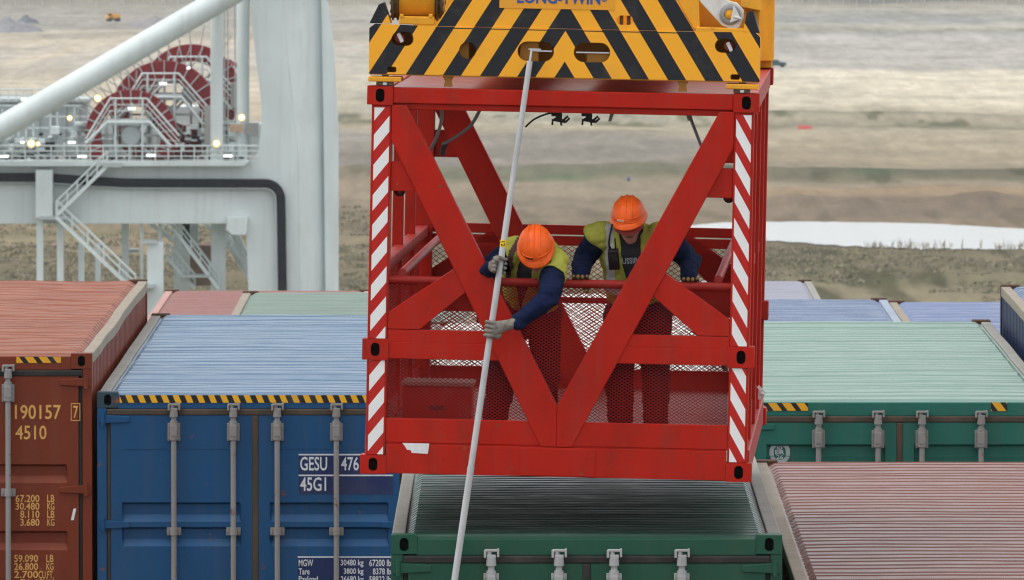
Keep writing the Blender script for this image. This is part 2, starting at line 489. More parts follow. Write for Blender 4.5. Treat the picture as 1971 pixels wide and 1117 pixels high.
c_teal_roof = paint('roof_mint', (.14,.245,.195), .34, spec=.45, dirt=(.22,.3,.26), dirt_amt=.4, rust=.02, fade=(.19,.28,.235), fade_amt=.5)
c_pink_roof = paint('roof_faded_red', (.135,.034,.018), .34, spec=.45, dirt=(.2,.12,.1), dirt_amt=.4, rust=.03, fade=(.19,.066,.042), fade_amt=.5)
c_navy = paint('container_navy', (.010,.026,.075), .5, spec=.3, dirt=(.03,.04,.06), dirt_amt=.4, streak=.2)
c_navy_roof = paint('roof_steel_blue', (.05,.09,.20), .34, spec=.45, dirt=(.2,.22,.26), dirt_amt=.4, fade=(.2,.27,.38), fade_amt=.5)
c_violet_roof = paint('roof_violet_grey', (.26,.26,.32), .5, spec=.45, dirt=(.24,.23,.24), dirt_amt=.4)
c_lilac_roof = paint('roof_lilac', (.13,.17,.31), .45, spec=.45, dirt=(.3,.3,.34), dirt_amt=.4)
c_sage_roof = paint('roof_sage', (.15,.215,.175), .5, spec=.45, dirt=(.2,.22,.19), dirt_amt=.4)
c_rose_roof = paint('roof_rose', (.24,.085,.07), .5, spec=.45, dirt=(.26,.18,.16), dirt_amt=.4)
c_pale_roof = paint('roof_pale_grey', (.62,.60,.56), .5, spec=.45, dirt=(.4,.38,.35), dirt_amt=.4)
hz = stripes('hazard_yellow_black', BLK, (.72,.36,.02), 'x', .75, .108, .40, off=.0, wear=.35)
hz2 = stripes('hazard_yellow_black_reverse', BLK, (.78,.40,.02), 'x', .42, .0913, .5, off=.06, wear=.3)

# --- second bay (front at 83 m)
Y2 = 83.0
s2 = Y2/F
def X2(px): return (px-1012)*s2
h_red, h_blue, h_teal = 1121*s2, 1196*s2, 1210*s2
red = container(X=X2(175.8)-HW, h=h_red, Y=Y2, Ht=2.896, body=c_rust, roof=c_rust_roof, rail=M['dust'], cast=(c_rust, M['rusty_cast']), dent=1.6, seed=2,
    recess=((.855,1.0),(1.37,1.52),(1.95,2.1)), gask=M['gasket'], metal=M['galv'], hinge=(.22,1.05), bars=(.243,.431,.57,.735),
    label='tall rust red container with a dented roof and yellow numbers')
def T2(root, Ht, h, X):
    """photograph pixel -> local x, z on the door face of a second-bay container"""
    return lambda px, py: (X2(px)-X, Ht - ((py+440)*s2 - h))
q = T2(red, 2.896, h_red, X2(175.8)-HW)
def fit(q, items):
    out = []
    for st, a, b, c, d in items:          # px left, px right, py top, py bottom
        x0, z1 = q(a, c); x1, z0 = q(b, d); out.append((st, x0, z0, x1-x0, z1-z0))
    return out
text_each('lettering', fit(q, [('190157',27,116,780,808),('7',139.5,149,782,806),('4510',28,88,820,847),
    ('67.200',28,74,954,968),('LB',89,103,954,968),('30.480',28,74,969,983),('KG',89,103,969,983),
    ('8.110',37,74,984.5,998.5),('LB',89,103,984.5,998.5),('3.680',37,74,1000,1014),('KG',89,103,1000,1014),
    ('59.090',25,71,1070,1084),('LB',87,101,1070,1084),('26.800',25,71,1085.5,1099.5),('KG',87,101,1085.5,1099.5),('2.700',25,71,1101,1115),('CU.FT.',72,101,1101,1116),
    ('76.4',37,71,1117,1131),('CU.M',72,101,1117,1131)]), -.0085, M['ltr_yellow'], red)
mb = MB()
for (a, b, c, d) in ((135,153,777,778.4),(135,153,809.6,811),(135,136.3,778.4,809.6),(151.7,153,778.4,809.6)):
    x0, z1 = q(a, c); x1, z0 = q(b, d); mb.box(x0, x1, -.010, -.0062, z0, z1)
mb.build('number_box', M['ltr_yellow'], red)
mb = MB(); a, b = q(134.5,1003), q(145,981)
mb.hexa([(a[0],-.009,a[1]),(a[0]+.022,-.009,a[1]),(a[0]+.022,-.0062,a[1]),(a[0],-.0062,a[1]),(b[0]-.022,-.009,b[1]),(b[0],-.009,b[1]+.004),(b[0],-.0062,b[1]+.004),(b[0]-.022,-.0062,b[1])])
mb.build('inspection_sticker', M['paper'], red)
strip(red, q(30,0)[0], q(116,0)[0], 2.896, hz, h=.047, drop=.026)

XB = X2(185.6)+HW
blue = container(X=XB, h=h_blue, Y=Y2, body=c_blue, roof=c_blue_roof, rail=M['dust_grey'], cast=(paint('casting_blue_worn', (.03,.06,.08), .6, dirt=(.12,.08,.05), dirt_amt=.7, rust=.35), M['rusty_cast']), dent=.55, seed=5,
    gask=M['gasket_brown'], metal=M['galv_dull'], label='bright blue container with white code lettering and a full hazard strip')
q = T2(blue, 2.591, h_blue, XB)
mb = MB()
for (a, b, c, d) in ((574,756,878,953),(572,753,1076,1126)):
    x0, z1 = q(a, c); x1, z0 = q(b, d); mb.box(x0, x1, -.0078, -.0062, z0, z1); mb.cut()
mb.build_pieces('marking_panel', M['panel_blue'], blue)
mb = MB()
for (a, b, c, d) in ((574,756,875,877.6),(574,756,915,917.6),(572,753,1073,1075.4)):
    x0, z1 = q(a, c); x1, z0 = q(b, d); mb.box(x0, x1, -.0095, -.0062, z0, z1); mb.cut()
mb.build_pieces('marking_line', M['ltr_white'], blue)
text_each('lettering', fit(q, [('GESU',577,629,880.5,907),('476',656,690,880.5,907),('45G1',577,627,920,946.5),
    ('MGW',574,602,1079,1092),('30480 kg',655,699,1079,1094),('67200 lb',710,752,1079,1092),('Tare',574,595,1096,1108),('3800 kg',661,699,1096,1110),('8378 lb',717,752,1096,1108),
    ('Payload',574,611,1111,1125),('26680 kg',655,699,1111,1126),('58822 lb',710,752,1111,1123)]), -.0093, M['ltr_white'], blue)
strip(blue, q(229,0)[0], q(760,0)[0], 2.591, hz2, h=.058, drop=.022)

XC = X2(1109)
mid = container(X=XC, h=4.86, Y=Y2, body=paint('container_pale_grey', (.3,.3,.3), .5), roof=c_pale_roof, rail=M['dust_grey'], cast=(M['rusty_cast'], M['rusty_cast']), dent=.3, seed=6,
    gask=M['gasket'], metal=M['galv_dull'], label='pale grey container hidden behind the cage, seen only through its mesh', hole=False)

XT = X2(1733)
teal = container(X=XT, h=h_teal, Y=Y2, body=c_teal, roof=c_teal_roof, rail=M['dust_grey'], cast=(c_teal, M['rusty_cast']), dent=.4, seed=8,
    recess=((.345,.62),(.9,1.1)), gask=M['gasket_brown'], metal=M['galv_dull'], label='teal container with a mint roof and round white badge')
q = T2(teal, 2.591, h_teal, XT)
strip(teal, q(1450,0)[0], q(1556,0)[0], 2.591, hz, h=.060, drop=.026)
strip(teal, q(1909,0)[0], q(1940,0)[0], 2.591, hz, h=.066, drop=.022)
# round classification badge
bx, bz = q(1502, 873)
mb = MB()
ring = rounded(0, 0, .158, .168, .075, 8); ring2 = rounded(0, 0, .092, .106, .04, 8)
bad = plate('badge', [(bx+a, bz+b) for a, b in ring], [[(bx+a, bz+b) for a, b in ring2]], .0205, .0225, plain('badge_grey', (.36,.42,.42), .6), teal)
text_each('badge_lettering', [('EIR', bx-.034, bz-.012, .068, .034), ('26', bx-.026, bz-.048, .052, .030), ('ID', bx-.02, bz+.026, .04, .022)], .0215, plain('badge_white', (.62,.66,.66), .6), bad)

XN = (1926-1012)*95.2/F + HW
navy = container(X=XN, h=4.53, Y=Y2, Ht=2.896, body=c_navy, roof=c_navy_roof, rail=M['dust'], cast=(c_navy, M['rusty_cast']), dent=.5, seed=11,
    gask=M['gasket'], metal=M['galv_dull'], label='tall navy container with a rust tipped corner beside the mint roofed one')

# --- first bay (front at 67 m)
Y1 = F*CW/754.5
s1 = Y1/F
XG = (752.3+1506.8)/2; XG = (XG-1012)*s1; h_g = 1472*s1
green = container(X=XG, h=h_g, Y=Y1, Ht=2.896, body=c_green, roof=c_green_roof, rail=M['dust_grey'], cast=(c_green, M['rusty_cast']), dent=.25, seed=13, pitch=.232,
    recess=((.8,.95),(1.3,1.45)), bars=(.256,.429,.570,.743), gask=M['gasket'], metal=paint('galvanised_bright', (.40,.41,.41), .5, dirt=(.2,.18,.16), dirt_amt=.3, bump=.05), hinge=(.205,1.0),
    label='dark green container directly beneath the red work cage')
pink = container(X=XG+CW+.09, h=5.06, Y=Y1, body=c_rust, roof=c_pink_roof, rail=M['dust'], cast=(c_rust, M['rusty_cast']), dent=.28, seed=17, pitch=.31,
    gask=M['gasket'], metal=M['galv_dull'], label='low container with a faded red ribbed roof beside the dark green one')

# --- third bay (front at 99 m): only roofs show
Y3 = 99.1; e3 = (Y3+CL)/F
def X3(px): return (px-1012)*e3
rose = container(X=(318-1012)*(127.49/F)+HW, h=997*127.49/F, Y=115.3, body=c_rust, roof=c_rose_roof, rail=paint('rose_rail', (.45,.25,.22), .6), cast=(c_rust, M['rusty_cast']), dent=.2, seed=21, front=False,
    label='container with a dull pink roof, beyond the sage roofed one', hole=False)
sage = container(X=X3(467)+HW, h=1000*e3, Y=Y3, body=c_green, roof=c_sage_roof, rail=M['dust'], cast=(c_green, M['rusty_cast']), dent=.2, seed=22, front=False,
    label='container with a sage green roof behind the bright blue one', hole=False)
far_mid = container(X=X3(467)+CW*1.5+.05, h=1003*e3, Y=Y3, body=c_rust, roof=c_pale_roof, rail=M['dust'], cast=(c_rust, M['rusty_cast']), dent=.2, seed=23, front=False,
    label='pale roofed container far behind the mesh of the cage', hole=False)
steel = container(X=X3(1707)-HW, h=1013*e3, Y=Y3, body=c_navy, roof=c_navy_roof, rail=paint('blue_rail', (.28,.33,.42), .6), cast=(c_navy, M['rusty_cast']), dent=.2, seed=24, front=False,
    label='container with a steel blue roof behind the mint one', hole=False)
lilac = container(X=X3(1711)+HW, h=1018*e3, Y=Y3, body=c_navy, roof=c_lilac_roof, rail=M['dust'], cast=(c_navy, M['rusty_cast']), dent=.3, seed=25, front=False,
    label='container with a pale lilac roof between the mint and tall navy ones', hole=False)
Y4 = 115.3; e4 = (Y4+CL)/F
violet = container(X=(1562-1012)*e4-HW, h=978*e4, Y=Y4, body=c_navy, roof=c_violet_roof, rail=M['dust_grey'], cast=(c_navy, M['rusty_cast']), dent=.2, seed=26, front=False,
    label='container with a violet grey roof, farthest back of the ship', hole=False)

# --- ship under the containers, and water round it
mb = MB()
for (y0, y1, hh) in ((40, 81.5, h_g+2.896), (81.5, 97.5, h_red+2.896), (97.5, 113.5, 1018*e3+2.591), (113.5, 140, 978*e4+2.591)):
    mb.box(-16, 16, y0, y1, .5, H-hh-.02)
tag(mb.build('ship_deck', paint('deck_paint', (.10,.05,.04), .7, dirt_amt=.6)), kind='structure')
# ------------------------------------------------------------------ red work cage
ROLL, YAW = math.radians(1.15), math.radians(-2.16)
CWD, CH, CD = 2.448, 2.426, 6.058
Rm = Matrix.Rotation(YAW, 4, 'Z') @ Matrix.Rotation(ROLL, 4, 'Y')
corner = Rm @ Vector((-CWD/2, 0, CH))
loc = W(707, 165, 67.25) - corner
MC = Matrix.Translation(loc) @ Rm

def L(px, py):
    """photograph pixel on the cage's front face -> local x, z"""
    dx, dy = px-707, py-165
    return ((.9998*dx + .0201*dy)/308 - CWD/2, CH - (-.0201*dx + .9998*dy)/308)
def ud(u, d): return (u - CWD/2, CH - d)

cage = empty('work_cage', mat=MC)
tag(cage, 'red steel man cage with striped posts and V braces hanging over the dark green container', 'work cage')
RED, WORN = M['red'], M['red_worn']
strip_l = stripes('stripes_white_red_left', (.80,.81,.80), (.47,.015,.01), 'x', -.79, .1485, .53, off=.03, rough=.35, wear=.1)
strip_r = stripes('stripes_white_red_right', (.80,.81,.80), (.47,.015,.01), 'x', .57, .1174, .53, off=.035, rough=.35, wear=.1)

def expanded_metal(name, a0, a1, z0, z1, to3, w=.033, h=.0205, parent=None, sw=.0052, th=.003, mat=None):
    """expanded metal: zigzag strands; to3(a, z, t) maps panel coordinates to local space"""
    s = h/2; step = w/2
    nst = int((z1-z0)/s); nj = int((a1-a0)/step)
    vs = []; fs = []
    for k in range(nst):
        zc = z0 + (k+.5)*s; b0 = len(vs)
        for j in range(nj+1):
            z = zc + (s*.5 if (j+k) % 2 == 0 else -s*.5)
            a = a0 + j*step
            vs += [to3(a, z-sw/2, -th), to3(a, z+sw/2, -th), to3(a, z+sw/2, th), to3(a, z-sw/2, th)]
        for j in range(nj):
            p = b0 + 4*j
            for i in range(4):
                q = (i+1) % 4; fs.append((p+i, p+q, p+4+q, p+4+i))
    me = bpy.data.meshes.new(name); me.from_pydata(vs, [], fs); me.materials.append(mat or M['mesh']); me.update()
    return link(bpy.data.objects.new(name, me), parent)

def end_frame(back):
    fy = (lambda y: CD - y) if back else (lambda y: y)
    def B(mb, u0, u1, y0, y1, d0, d1):
        a, b = sorted((fy(y0), fy(y1))); mb.box(u0-CWD/2, u1-CWD/2, a, b, CH-d1, CH-d0)
    def P(mb, poly, y0, y1):
        a, b = sorted((fy(y0), fy(y1))); mb.prism([ud(*p) for p in poly], a, b)
    def mir(poly): return [(CWD-u, d) for u, d in poly]
    for side in (0, 1):
        fl = (lambda p: mir(p)) if side else (lambda p: p)
        mb = MB()
        for d0, d1 in ((.118,1.581),(1.713,2.308)):
            u0, u1 = (.03,.155) if not side else (CWD-.155, CWD-.03)
            B(mb, u0, u1, .012, .15, d0, d1)
        mb.build('corner_post', RED, cage, bevel=.006)
        for d0, d1 in ((0,.118),(1.581,1.713),(2.308,2.426)):
            u0, u1 = (.0,.162) if not side else (CWD-.162, CWD)
            a, b = sorted((fy(0), fy(.178)))
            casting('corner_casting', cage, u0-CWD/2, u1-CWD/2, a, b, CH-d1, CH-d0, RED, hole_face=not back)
        if not back:
            for d0, d1 in ((.135,1.578),(1.716,2.303)):
                u0, u1 = (.047,.142) if not side else (CWD-.142, CWD-.047)
                mb = MB(); B(mb, u0, u1, .0085, .0115, d0, d1)
                mb.build('reflective_strip', strip_r if side else strip_l, cage)
        mb = MB(); P(mb, fl([(.156,.118),(.249,.118),(1.2235,1.975),(1.2235,2.233),(1.127,2.233),(.156,.34)]), .004, .11)
        mb.build('diagonal_brace', RED, cage, bevel=.005)
        mb = MB(); P(mb, fl([(.156,1.413),(.585,1.118),(.66,1.26),(.355,1.518),(.156,1.518)]), .016, .085)
        mb.build('knee_brace', RED, cage, bevel=.004)
        mb = MB(); P(mb, fl([(.156,.47),(.34,.47),(.40,.655),(.156,.655)]), .03, .09)
        mb.build('gusset', RED, cage, bevel=.004)
        if back:
            mb = MB(); P(mb, fl([(.156,1.521),(.84,1.521),(.93,1.702),(.156,1.702)]), .02, .10); mb.build('middle_rail', RED, cage, bevel=.004)
        if not back:
            mb = MB(); P(mb, fl([(.156,1.521),(.90,1.521),(.90,1.60),(.156,1.60)]), .017, .10); P(mb, fl([(.156,1.60),(.94,1.60),(.94,1.702),(.156,1.702)]), .013, .10)
            mb.build('middle_rail', RED, cage, bevel=.003)
    mb = MB(); B(mb, .162, CWD-.162, .006, .12, .008, .106); B(mb, .162, CWD-.162, .035, .12, .106, .146)
    mb.build('top_beam', RED, cage, bevel=.006)
    mb = MB(); B(mb, .162, CWD-.162, .004, .10, 2.237, 2.420)
    if not back: B(mb, 1.0, 1.47, -.001, .0035, 2.246, 2.414)
    B(mb, .162, CWD-.162, .025, .10, 2.2265, 2.238)
    mb.build('bottom_beam', RED, cage, bevel=.006)
    mb = MB(); B(mb, .156, CWD-.156, .018, .06, 2.075, 2.227); mb.build('kick_plate', RED, cage, bevel=.004)
    if back:
        mb = MB(); B(mb, .156, CWD-.156, .03, .09, 1.10, 1.165); B(mb, .156, CWD-.156, .025, .085, 1.175, 1.24); mb.build('hand_rail', RED, cage, bevel=.006)
        mb = MB(); B(mb, .156, CWD-.156, .04, .08, 1.59, 1.63); mb.build('middle_rail', RED, cage, bevel=.004)
    else:
        mb = MB(); y = .055
        mb.tube([(.15-CWD/2, y, CH-1.212), (CWD-.15-CWD/2, y, CH-1.212)], .027, 14); mb.build('hand_rail', M['red_dark'], cage)
    yy = fy(.052 if not back else .06)
    if not back:
        expanded_metal('mesh_panel', .156-CWD/2, CWD-.156-CWD/2, CH-2.075, CH-1.19, lambda a, z, t: (a, yy+.064+t, z), parent=cage)
    else:
        expanded_metal('mesh_panel', .156-CWD/2, CWD-.156-CWD/2, CH-2.075, CH-1.23, lambda a, z, t: (a, yy-.034+t, z), w=.05, h=.034, parent=cage)
end_frame(False); end_frame(True)

for side in (-1, 1):
    X = lambda a: side*(CWD/2 - a)
    def SB(mb, a0, a1, y0, y1, z0, z1):
        p, q = sorted((X(a0), X(a1))); mb.box(p, q, y0, y1, z0, z1)
    mb = MB(); SB(mb, .02, .13, .18, CD-.18, .01, .19); mb.build('side_beam', WORN, cage, bevel=.006)
    mb = MB(); SB(mb, .02, .13, .18, CD-.18, CH-.135, CH-.008); mb.build('side_beam', WORN, cage, bevel=.006)
    mb = MB(); SB(mb, .05, .09, .15, CD-.15, .20, .35); mb.build('kick_plate', RED, cage)
    mb = MB(); mb.tube([(X(.235), .16, CH-1.172), (X(.235), CD-.16, CH-1.172)], .027, 12); mb.build('hand_rail', WORN, cage)
    mb = MB(); SB(mb, .05, .125, .16, CD-.16, CH-1.19, CH-1.12); mb.build('hand_rail', WORN, cage, bevel=.004)
    for yv in (1.25, 2.9, 4.55):
        mb = MB(); SB(mb, .03, .10, yv, yv+.09, .192, CH-.136); mb.build('side_post', RED, cage, bevel=.005)
    expanded_metal('mesh_panel', .16, CD-.16, .35, CH-1.2, lambda a, z, t: (X(.07)+t, a, z), w=.066, h=.044, sw=.012, parent=cage)
mb = MB(); mb.box(-CWD/2+.13, CWD/2-.13, .12, CD-.12, CH-.05, CH-.02); mb.build('roof_panel', paint('cage_top_shaded_red', (.22,.012,.010), .34, dirt=(.2,.14,.13), dirt_amt=.5, scale=2), cage)  # red darkened here: shading below the spreader is put into the colour
mb = MB(); mb.box(-CWD/2+.1, CWD/2-.1, .06, CD-.06, .196, .216); mb.build('floor', paint('cage_floor', (.22,.05,.04), .38, dirt=(.35,.28,.25), dirt_amt=.8, scale=2), cage)
# hoses, struts and hooks under the top beam
def hose(pts, r, mat, name='hose'):
    mb = MB(); P3 = [Vector((L(x, y)[0], yy, L(x, y)[1])) for x, y, yy in pts]
    out = []
    for i in range(len(P3)-1):
        p0 = P3[max(i-1,0)]; p1 = P3[i]; p2 = P3[i+1]; p3 = P3[min(i+2,len(P3)-1)]
        for k in range(6):
            t = k/6; out.append(.5*((2*p1)+(p2-p0)*t+(2*p0-5*p1+4*p2-p3)*t*t+(3*p1-p0-3*p2+p3)*t**3))
    out.append(P3[-1]); mb.tube(out, r, 8); return mb.build(name, mat, cage)
hose([(849,200,.2),(846,236,.22),(836,268,.26),(824,292,.3)], .011, M['hose'])
hose([(921,212,.3),(903,243,.34),(880,262,.38),(858,276,.4),(846,282,.42)], .011, M['hose'])
hose([(853,279,.42),(846,294,.42),(847,304,.42)], .016, M['dark'], 'hose_clamp')
hose([(1008,247,.25),(1025,232,.25),(1048,222,.25),(1066,219,.25)], .006, M['dark'])
hose([(1320,208,.3),(1327,232,.3),(1337,258,.3),(1347,284,.3)], .010, M['hose'], 'support_strut')
hose([(1317,206,.3),(1326,234,.3)], .016, M['hose'], 'support_strut')
for hx in (1073, 1131):
    mb = MB()
    def Lp(px, py, y=.25): a = L(px, py); return Vector((a[0], y, a[1]))
    mb.box(L(hx-10,0)[0], L(hx+10,0)[0], .22, .28, Lp(hx,226).z, Lp(hx,214).z)
    mb.bar(Lp(hx,222), Lp(hx-1,236), .045, .04); mb.bar(Lp(hx-10,232), Lp(hx+12,236), .02, .022)
    mb.bar(Lp(hx-12,231), Lp(hx-13,243), .012, .012); mb.bar(Lp(hx+3,235), Lp(hx+5,244), .012, .012)
    mb.tube([Lp(hx+8,234), Lp(hx+17,226), Lp(hx+20,230), Lp(hx+12,238)], .007, 6)
    mb.build('hook', M['dark'], cage)
mb = MB(); a = L(1168,222); b = L(1180,236); mb.hexa([(a[0],.25,b[1]),(a[0]+.02,.25,b[1]),(a[0]+.02,.27,b[1]),(a[0],.27,b[1]),(a[0]+.015,.25,a[1]+.02),(b[0],.25,a[1]+.02),(b[0],.27,a[1]+.02),(a[0]+.015,.27,a[1]+.02)])
mb.build('wire_tag', M['hose'], cage)
# small marker lamps at the inner edges of the posts
for px, py in ((767,369),(1401,381)):
    a = L(px, py); mb = MB(); mb.lathe([(.0,0),(.034,0),(.036,.05),(.0,.06)], (a[0], .11, a[1]), 'y', 14); mb.build('marker_lamp', M['dark'], cage)
    mb = MB(); mb.lathe([(.0,0),(.016,0),(.016,.01),(.0,.01)], (a[0], .098, a[1]), 'y', 10); mb.build('marker_lens', plain('red_lens', (.4,.01,.01), .2), cage)
# torn sticker and rag
pts = [(774,853),(826,854),(823,874),(792,872),(790,867),(783,866),(778,858)]
mb = MB(); mb.prism([L(*p) for p in pts], .0005, .0035); mb.build('torn_sticker', M['paper'], cage)
mb = MB(); a = L(1458, 788)
for k, (p, q2, w) in enumerate((((.0,.0),(.045,-.05),.02),((.015,-.02),(.012,-.085),.022),((.03,-.045),(.02,-.075),.03))):
    mb.bar((CWD/2-.01+p[0], 2.6, a[1]+p[1]), (CWD/2-.01+q2[0], 2.62, a[1]+q2[1]), w, .008, up=(0,1,0))
mb.build('rag', M['paper'], cage)

tool = empty('storage_box', mat=MC @ Matrix.Translation((-CWD/2+.42, 1.2, .216)))
tag(tool, 'low red steel box standing on the cage floor behind the mesh', 'storage box')
mb = MB(); mb.box(-.22, .22, 0, .4, 0, .27); mb.build('body', WORN, tool, bevel=.008)
mb = MB(); mb.box(-.23, .23, -.01, .41, .271, .30); mb.build('lid', M['dust_grey'], tool, bevel=.006)  # pale grey lid: the light on the box top is put into its colour
mb = MB(); mb.box(-.05, .05, -.02, -.001, .12, .15); mb.build('handle', M['dark'], tool)

# ------------------------------------------------------------------ yellow and black spreader
spr = empty('container_spreader', mat=MC)
tag(spr, 'yellow crane spreader with black chevron stripes locked on top of the red cage', 'crane spreader')
xm, z140 = L(1086.4, 140)
k = 1/308
chev = stripes('chevron_yellow_black', BLK, YEL, 'x', .62, 71.5*k, .49, off=-.62*z140 - 50*k + 71.5*k*4, mirror=xm, rough=.42, wear=.2)
yel = paint('spreader_yellow', (.88,.40,.025), .42, dirt=(.30,.18,.06), dirt_amt=.5, rust=.03, scale=1.6)
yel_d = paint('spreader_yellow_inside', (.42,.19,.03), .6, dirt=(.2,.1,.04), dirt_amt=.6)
blackp = paint('spreader_black', BLK, .5, dirt_amt=.2)
def LR(cx, cy, w, h, r=None): c = L(cx, cy); return rounded(c[0], c[1], w*k, h*k, None if r is None else r*k)
low = [L(*p) for p in ((710,142),(1461,157),(1462,72),(1452,62),(1337,61),(838,51),(722,46),(711,54))]
holes = [LR(768,75,27,27), LR(900,97,33,33), LR(1031,99,70,38), LR(1139,101,70,38), LR(1402,90,27,27), LR(754,134,18,11,4), LR(1414,148,18,11,4)]
# double holes: merge two circles by drawing a wider rounded slot
holes[0] = LR(775,75,42,27); holes[4] = LR(1395,88,40,27)
p = plate('end_plate', low, holes, -.004, .02, chev, spr)
up = [L(*p) for p in ((839,50.5),(1336,60.5),(1300,0),(1262,-64),(908,-70),(870.6,0))]
plate('chevron_plate', up, [LR(1202,39,32,18)], .004, .03, chev, spr)
mb = MB(); a = L(838, 54); b = L(1337, 64); mb.bar((a[0],.0045,a[1]+.0), (b[0],.0045,b[1]), .018, .006, up=(0,0,1)); mb.build('fold_seam', blackp, spr)
mb = MB()
mb.prism([L(*p) for p in ((711,45),(729,9),(738,5),(752,46))], -.002, .22); mb.build('horn', chev, spr, bevel=.004)
mb = MB(); mb.prism([L(*p) for p in ((1429,61),(1436,23),(1449,22),(1461,64))], -.002, .22); mb.build('horn', chev, spr, bevel=.004)
# box body behind the end plate
zb0 = L(1086,148)[1]; z0l = L(712,142)[1]
mb = MB()
mb.box(-CWD/2+.012, CWD/2-.006, .022, .45, zb0-.012, zb0+.006)              # bottom
mb.box(-CWD/2+.012, -CWD/2+.03, .022, .45, zb0+.006, L(712,56)[1]); mb.box(CWD/2-.024, CWD/2-.006, .022, .45, zb0+.006, L(1460,74)[1])
mb.box(-CWD/2+.03, CWD/2-.024, .43, .45, zb0+.006, L(1086,60)[1])
mb.box(-CWD/2+.03, CWD/2-.024, .022, .45, L(1086,59)[1]-.012, L(1086,59)[1])
mb.build('end_beam', yel, spr)
# things seen through the holes
mb = MB()
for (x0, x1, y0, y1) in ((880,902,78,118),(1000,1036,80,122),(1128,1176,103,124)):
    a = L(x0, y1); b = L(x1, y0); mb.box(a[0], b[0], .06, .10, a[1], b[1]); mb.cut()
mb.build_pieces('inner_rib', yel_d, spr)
mb = MB(); a = L(1022, 98); b = L(1062, 99); mb.bar((a[0],.05,a[1]), (b[0],.05,b[1]), .02, .008); mb.cut(); a = L(1108,101); b = L(1172,102); mb.bar((a[0],.05,a[1]), (b[0],.05,b[1]), .02, .008)
mb.build_pieces('inner_bar', M['steel'], spr)
for cx, cy, lab in ((768,74,(770,73)),(1402,89,(1403,90))):
    c = L(cx, cy); mb = MB(); mb.lathe([(0,0),(.030,0),(.034,.02),(.034,.1)], (c[0], .03, c[1]), 'y', 14); mb.build('sensor', paint('sensor_red', (.30,.05,.03), .4, scale=3), spr)
    c = L(*lab); mb = MB(); mb.bar((c[0]-.012,.022,c[1]+.028), (c[0]+.012,.022,c[1]-.028), .02, .004, up=(0,1,0)); mb.bar((c[0]-.012,.022,c[1]+.024), (c[0]+.012,.022,c[1]-.024), .022, .006, up=(0,1,0)); mb.build('sensor_label', M['paper'], spr)
c = L(1195,39); mb = MB(); mb.tube([(c[0],.06,c[1]-.03),(c[0],.06,c[1]+.03)], .012, 8); mb.cut(); mb.tube([(c[0]+.045,.06,c[1]-.03),(c[0]+.045,.06,c[1]+.03)], .012, 8); mb.build_pieces('bolt', M['grease'], spr)
# lips, twistlocks, guide lugs
for (x0, x1, y0, y1) in ((709,773,145,154.5),(1396,1459,158.5,169)):
    a = L(x0, y1 if x0 < 1000 else y1); b = L(x1, y0)
    mb = MB(); mb.box(a[0], b[0], -.014, .2, CH+.026, CH+.058); mb.build('twistlock_housing', yel, spr, bevel=.006)
    mb = MB(); cx = (a[0]+b[0])/2
    mb.box(cx-.055, cx+.05, .0, .14, CH+.002, CH+.0255); mb.tube([(cx, .05, CH+.06), (cx, .05, CH+.115)], .022, 10); mb.build('twistlock', M['grease'], spr, bevel=.004)
    mb = MB(); mb.box(cx-.012, cx+.012, -.006, .0, CH+.006, CH+.022); mb.build('twistlock_pin', M['steel'], spr)
for px in (862, 1313):
    c = L(px, 158 if px < 1000 else 167); mb = MB()
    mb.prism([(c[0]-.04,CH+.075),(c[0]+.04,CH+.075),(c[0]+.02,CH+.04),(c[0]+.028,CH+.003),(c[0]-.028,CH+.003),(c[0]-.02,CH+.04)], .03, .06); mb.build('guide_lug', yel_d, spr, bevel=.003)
# left roller between flanges
c = L(802, -16)
mb = MB(); mb.lathe([(0,-.112),(.182,-.112),(.182,.112),(0,.112)], (c[0], .2, c[1]), 'x', 40); mb.build('roller', yel, spr)
for sx in (-1, 1):
    mb = MB(); mb.lathe([(0,-.026),(.15,-.026),(.188,-.02),(.188,-.010),(.172,-.006),(.172,.006),(.188,.01),(.188,.02),(.15,.026),(0,.026)], (c[0]+sx*.139, .2, c[1]), 'x', 40); fl = mb.build('roller_flange', M['grease'], spr)
    mb = MB(); x = c[0]+sx*.139
    for q2 in range(14):
        w = 2*math.pi*q2/14; mb.tube([(x-.03, .2+.165*math.cos(w), c[1]+.165*math.sin(w)), (x+.03, .2+.165*math.cos(w), c[1]+.165*math.sin(w))], .011, 6); mb.cut()
    mb.build_pieces('flange_bolt', M['grease'], fl)
mb = MB(); a = L(768,47); b = L(836,33); mb.box(a[0], b[0], .0, .10, a[1], b[1])
for px in (773, 829): d = L(px, 31); mb.box(d[0]-.012, d[0]+.012, -.006, .03, d[1]-.012, d[1]+.012)
mb.build('roller_bracket', yel, spr, bevel=.006)
# right recess with white lever
mb = MB()
mb.prism([L(*p) for p in ((1302,-60),(1302,0),(1334,57),(1346,57),(1342,-60))], .03, .28)
mb.box(L(1340,0)[0], CWD/2-.012, .26, .29, L(1400,64)[1], L(1400,-64)[1])
mb.prism([L(*p) for p in ((1424,14),(1463,22),(1463,-64),(1424,-64))], .10, .255)
mb.prism([L(*p) for p in ((1337,62),(1430,64),(1432,55),(1340,52))], -.003, .24)
mb.build('lever_housing', yel, spr, bevel=.005)
wht = paint('lever_white', (.72,.70,.66), .45, dirt=(.35,.28,.2), dirt_amt=.5, scale=4)
mb = MB(); mb.prism([L(*p) for p in ((1338,-10),(1348,6),(1388,49),(1406,57),(1421,54),(1431,36),(1430,20),(1418,6),(1400,1),(1372,-18),(1350,-50),(1330,-50))], .03, .075); lev = mb.build('lever', wht, spr, bevel=.006)
c = L(1404, 28)
mb = MB(); mb.lathe([(.038,-.012),(.066,-.012),(.066,.01),(.038,.01),(.038,-.012)], (c[0], .03, c[1]), 'y', 28); mb.build('lever_ring', M['galv'], lev)
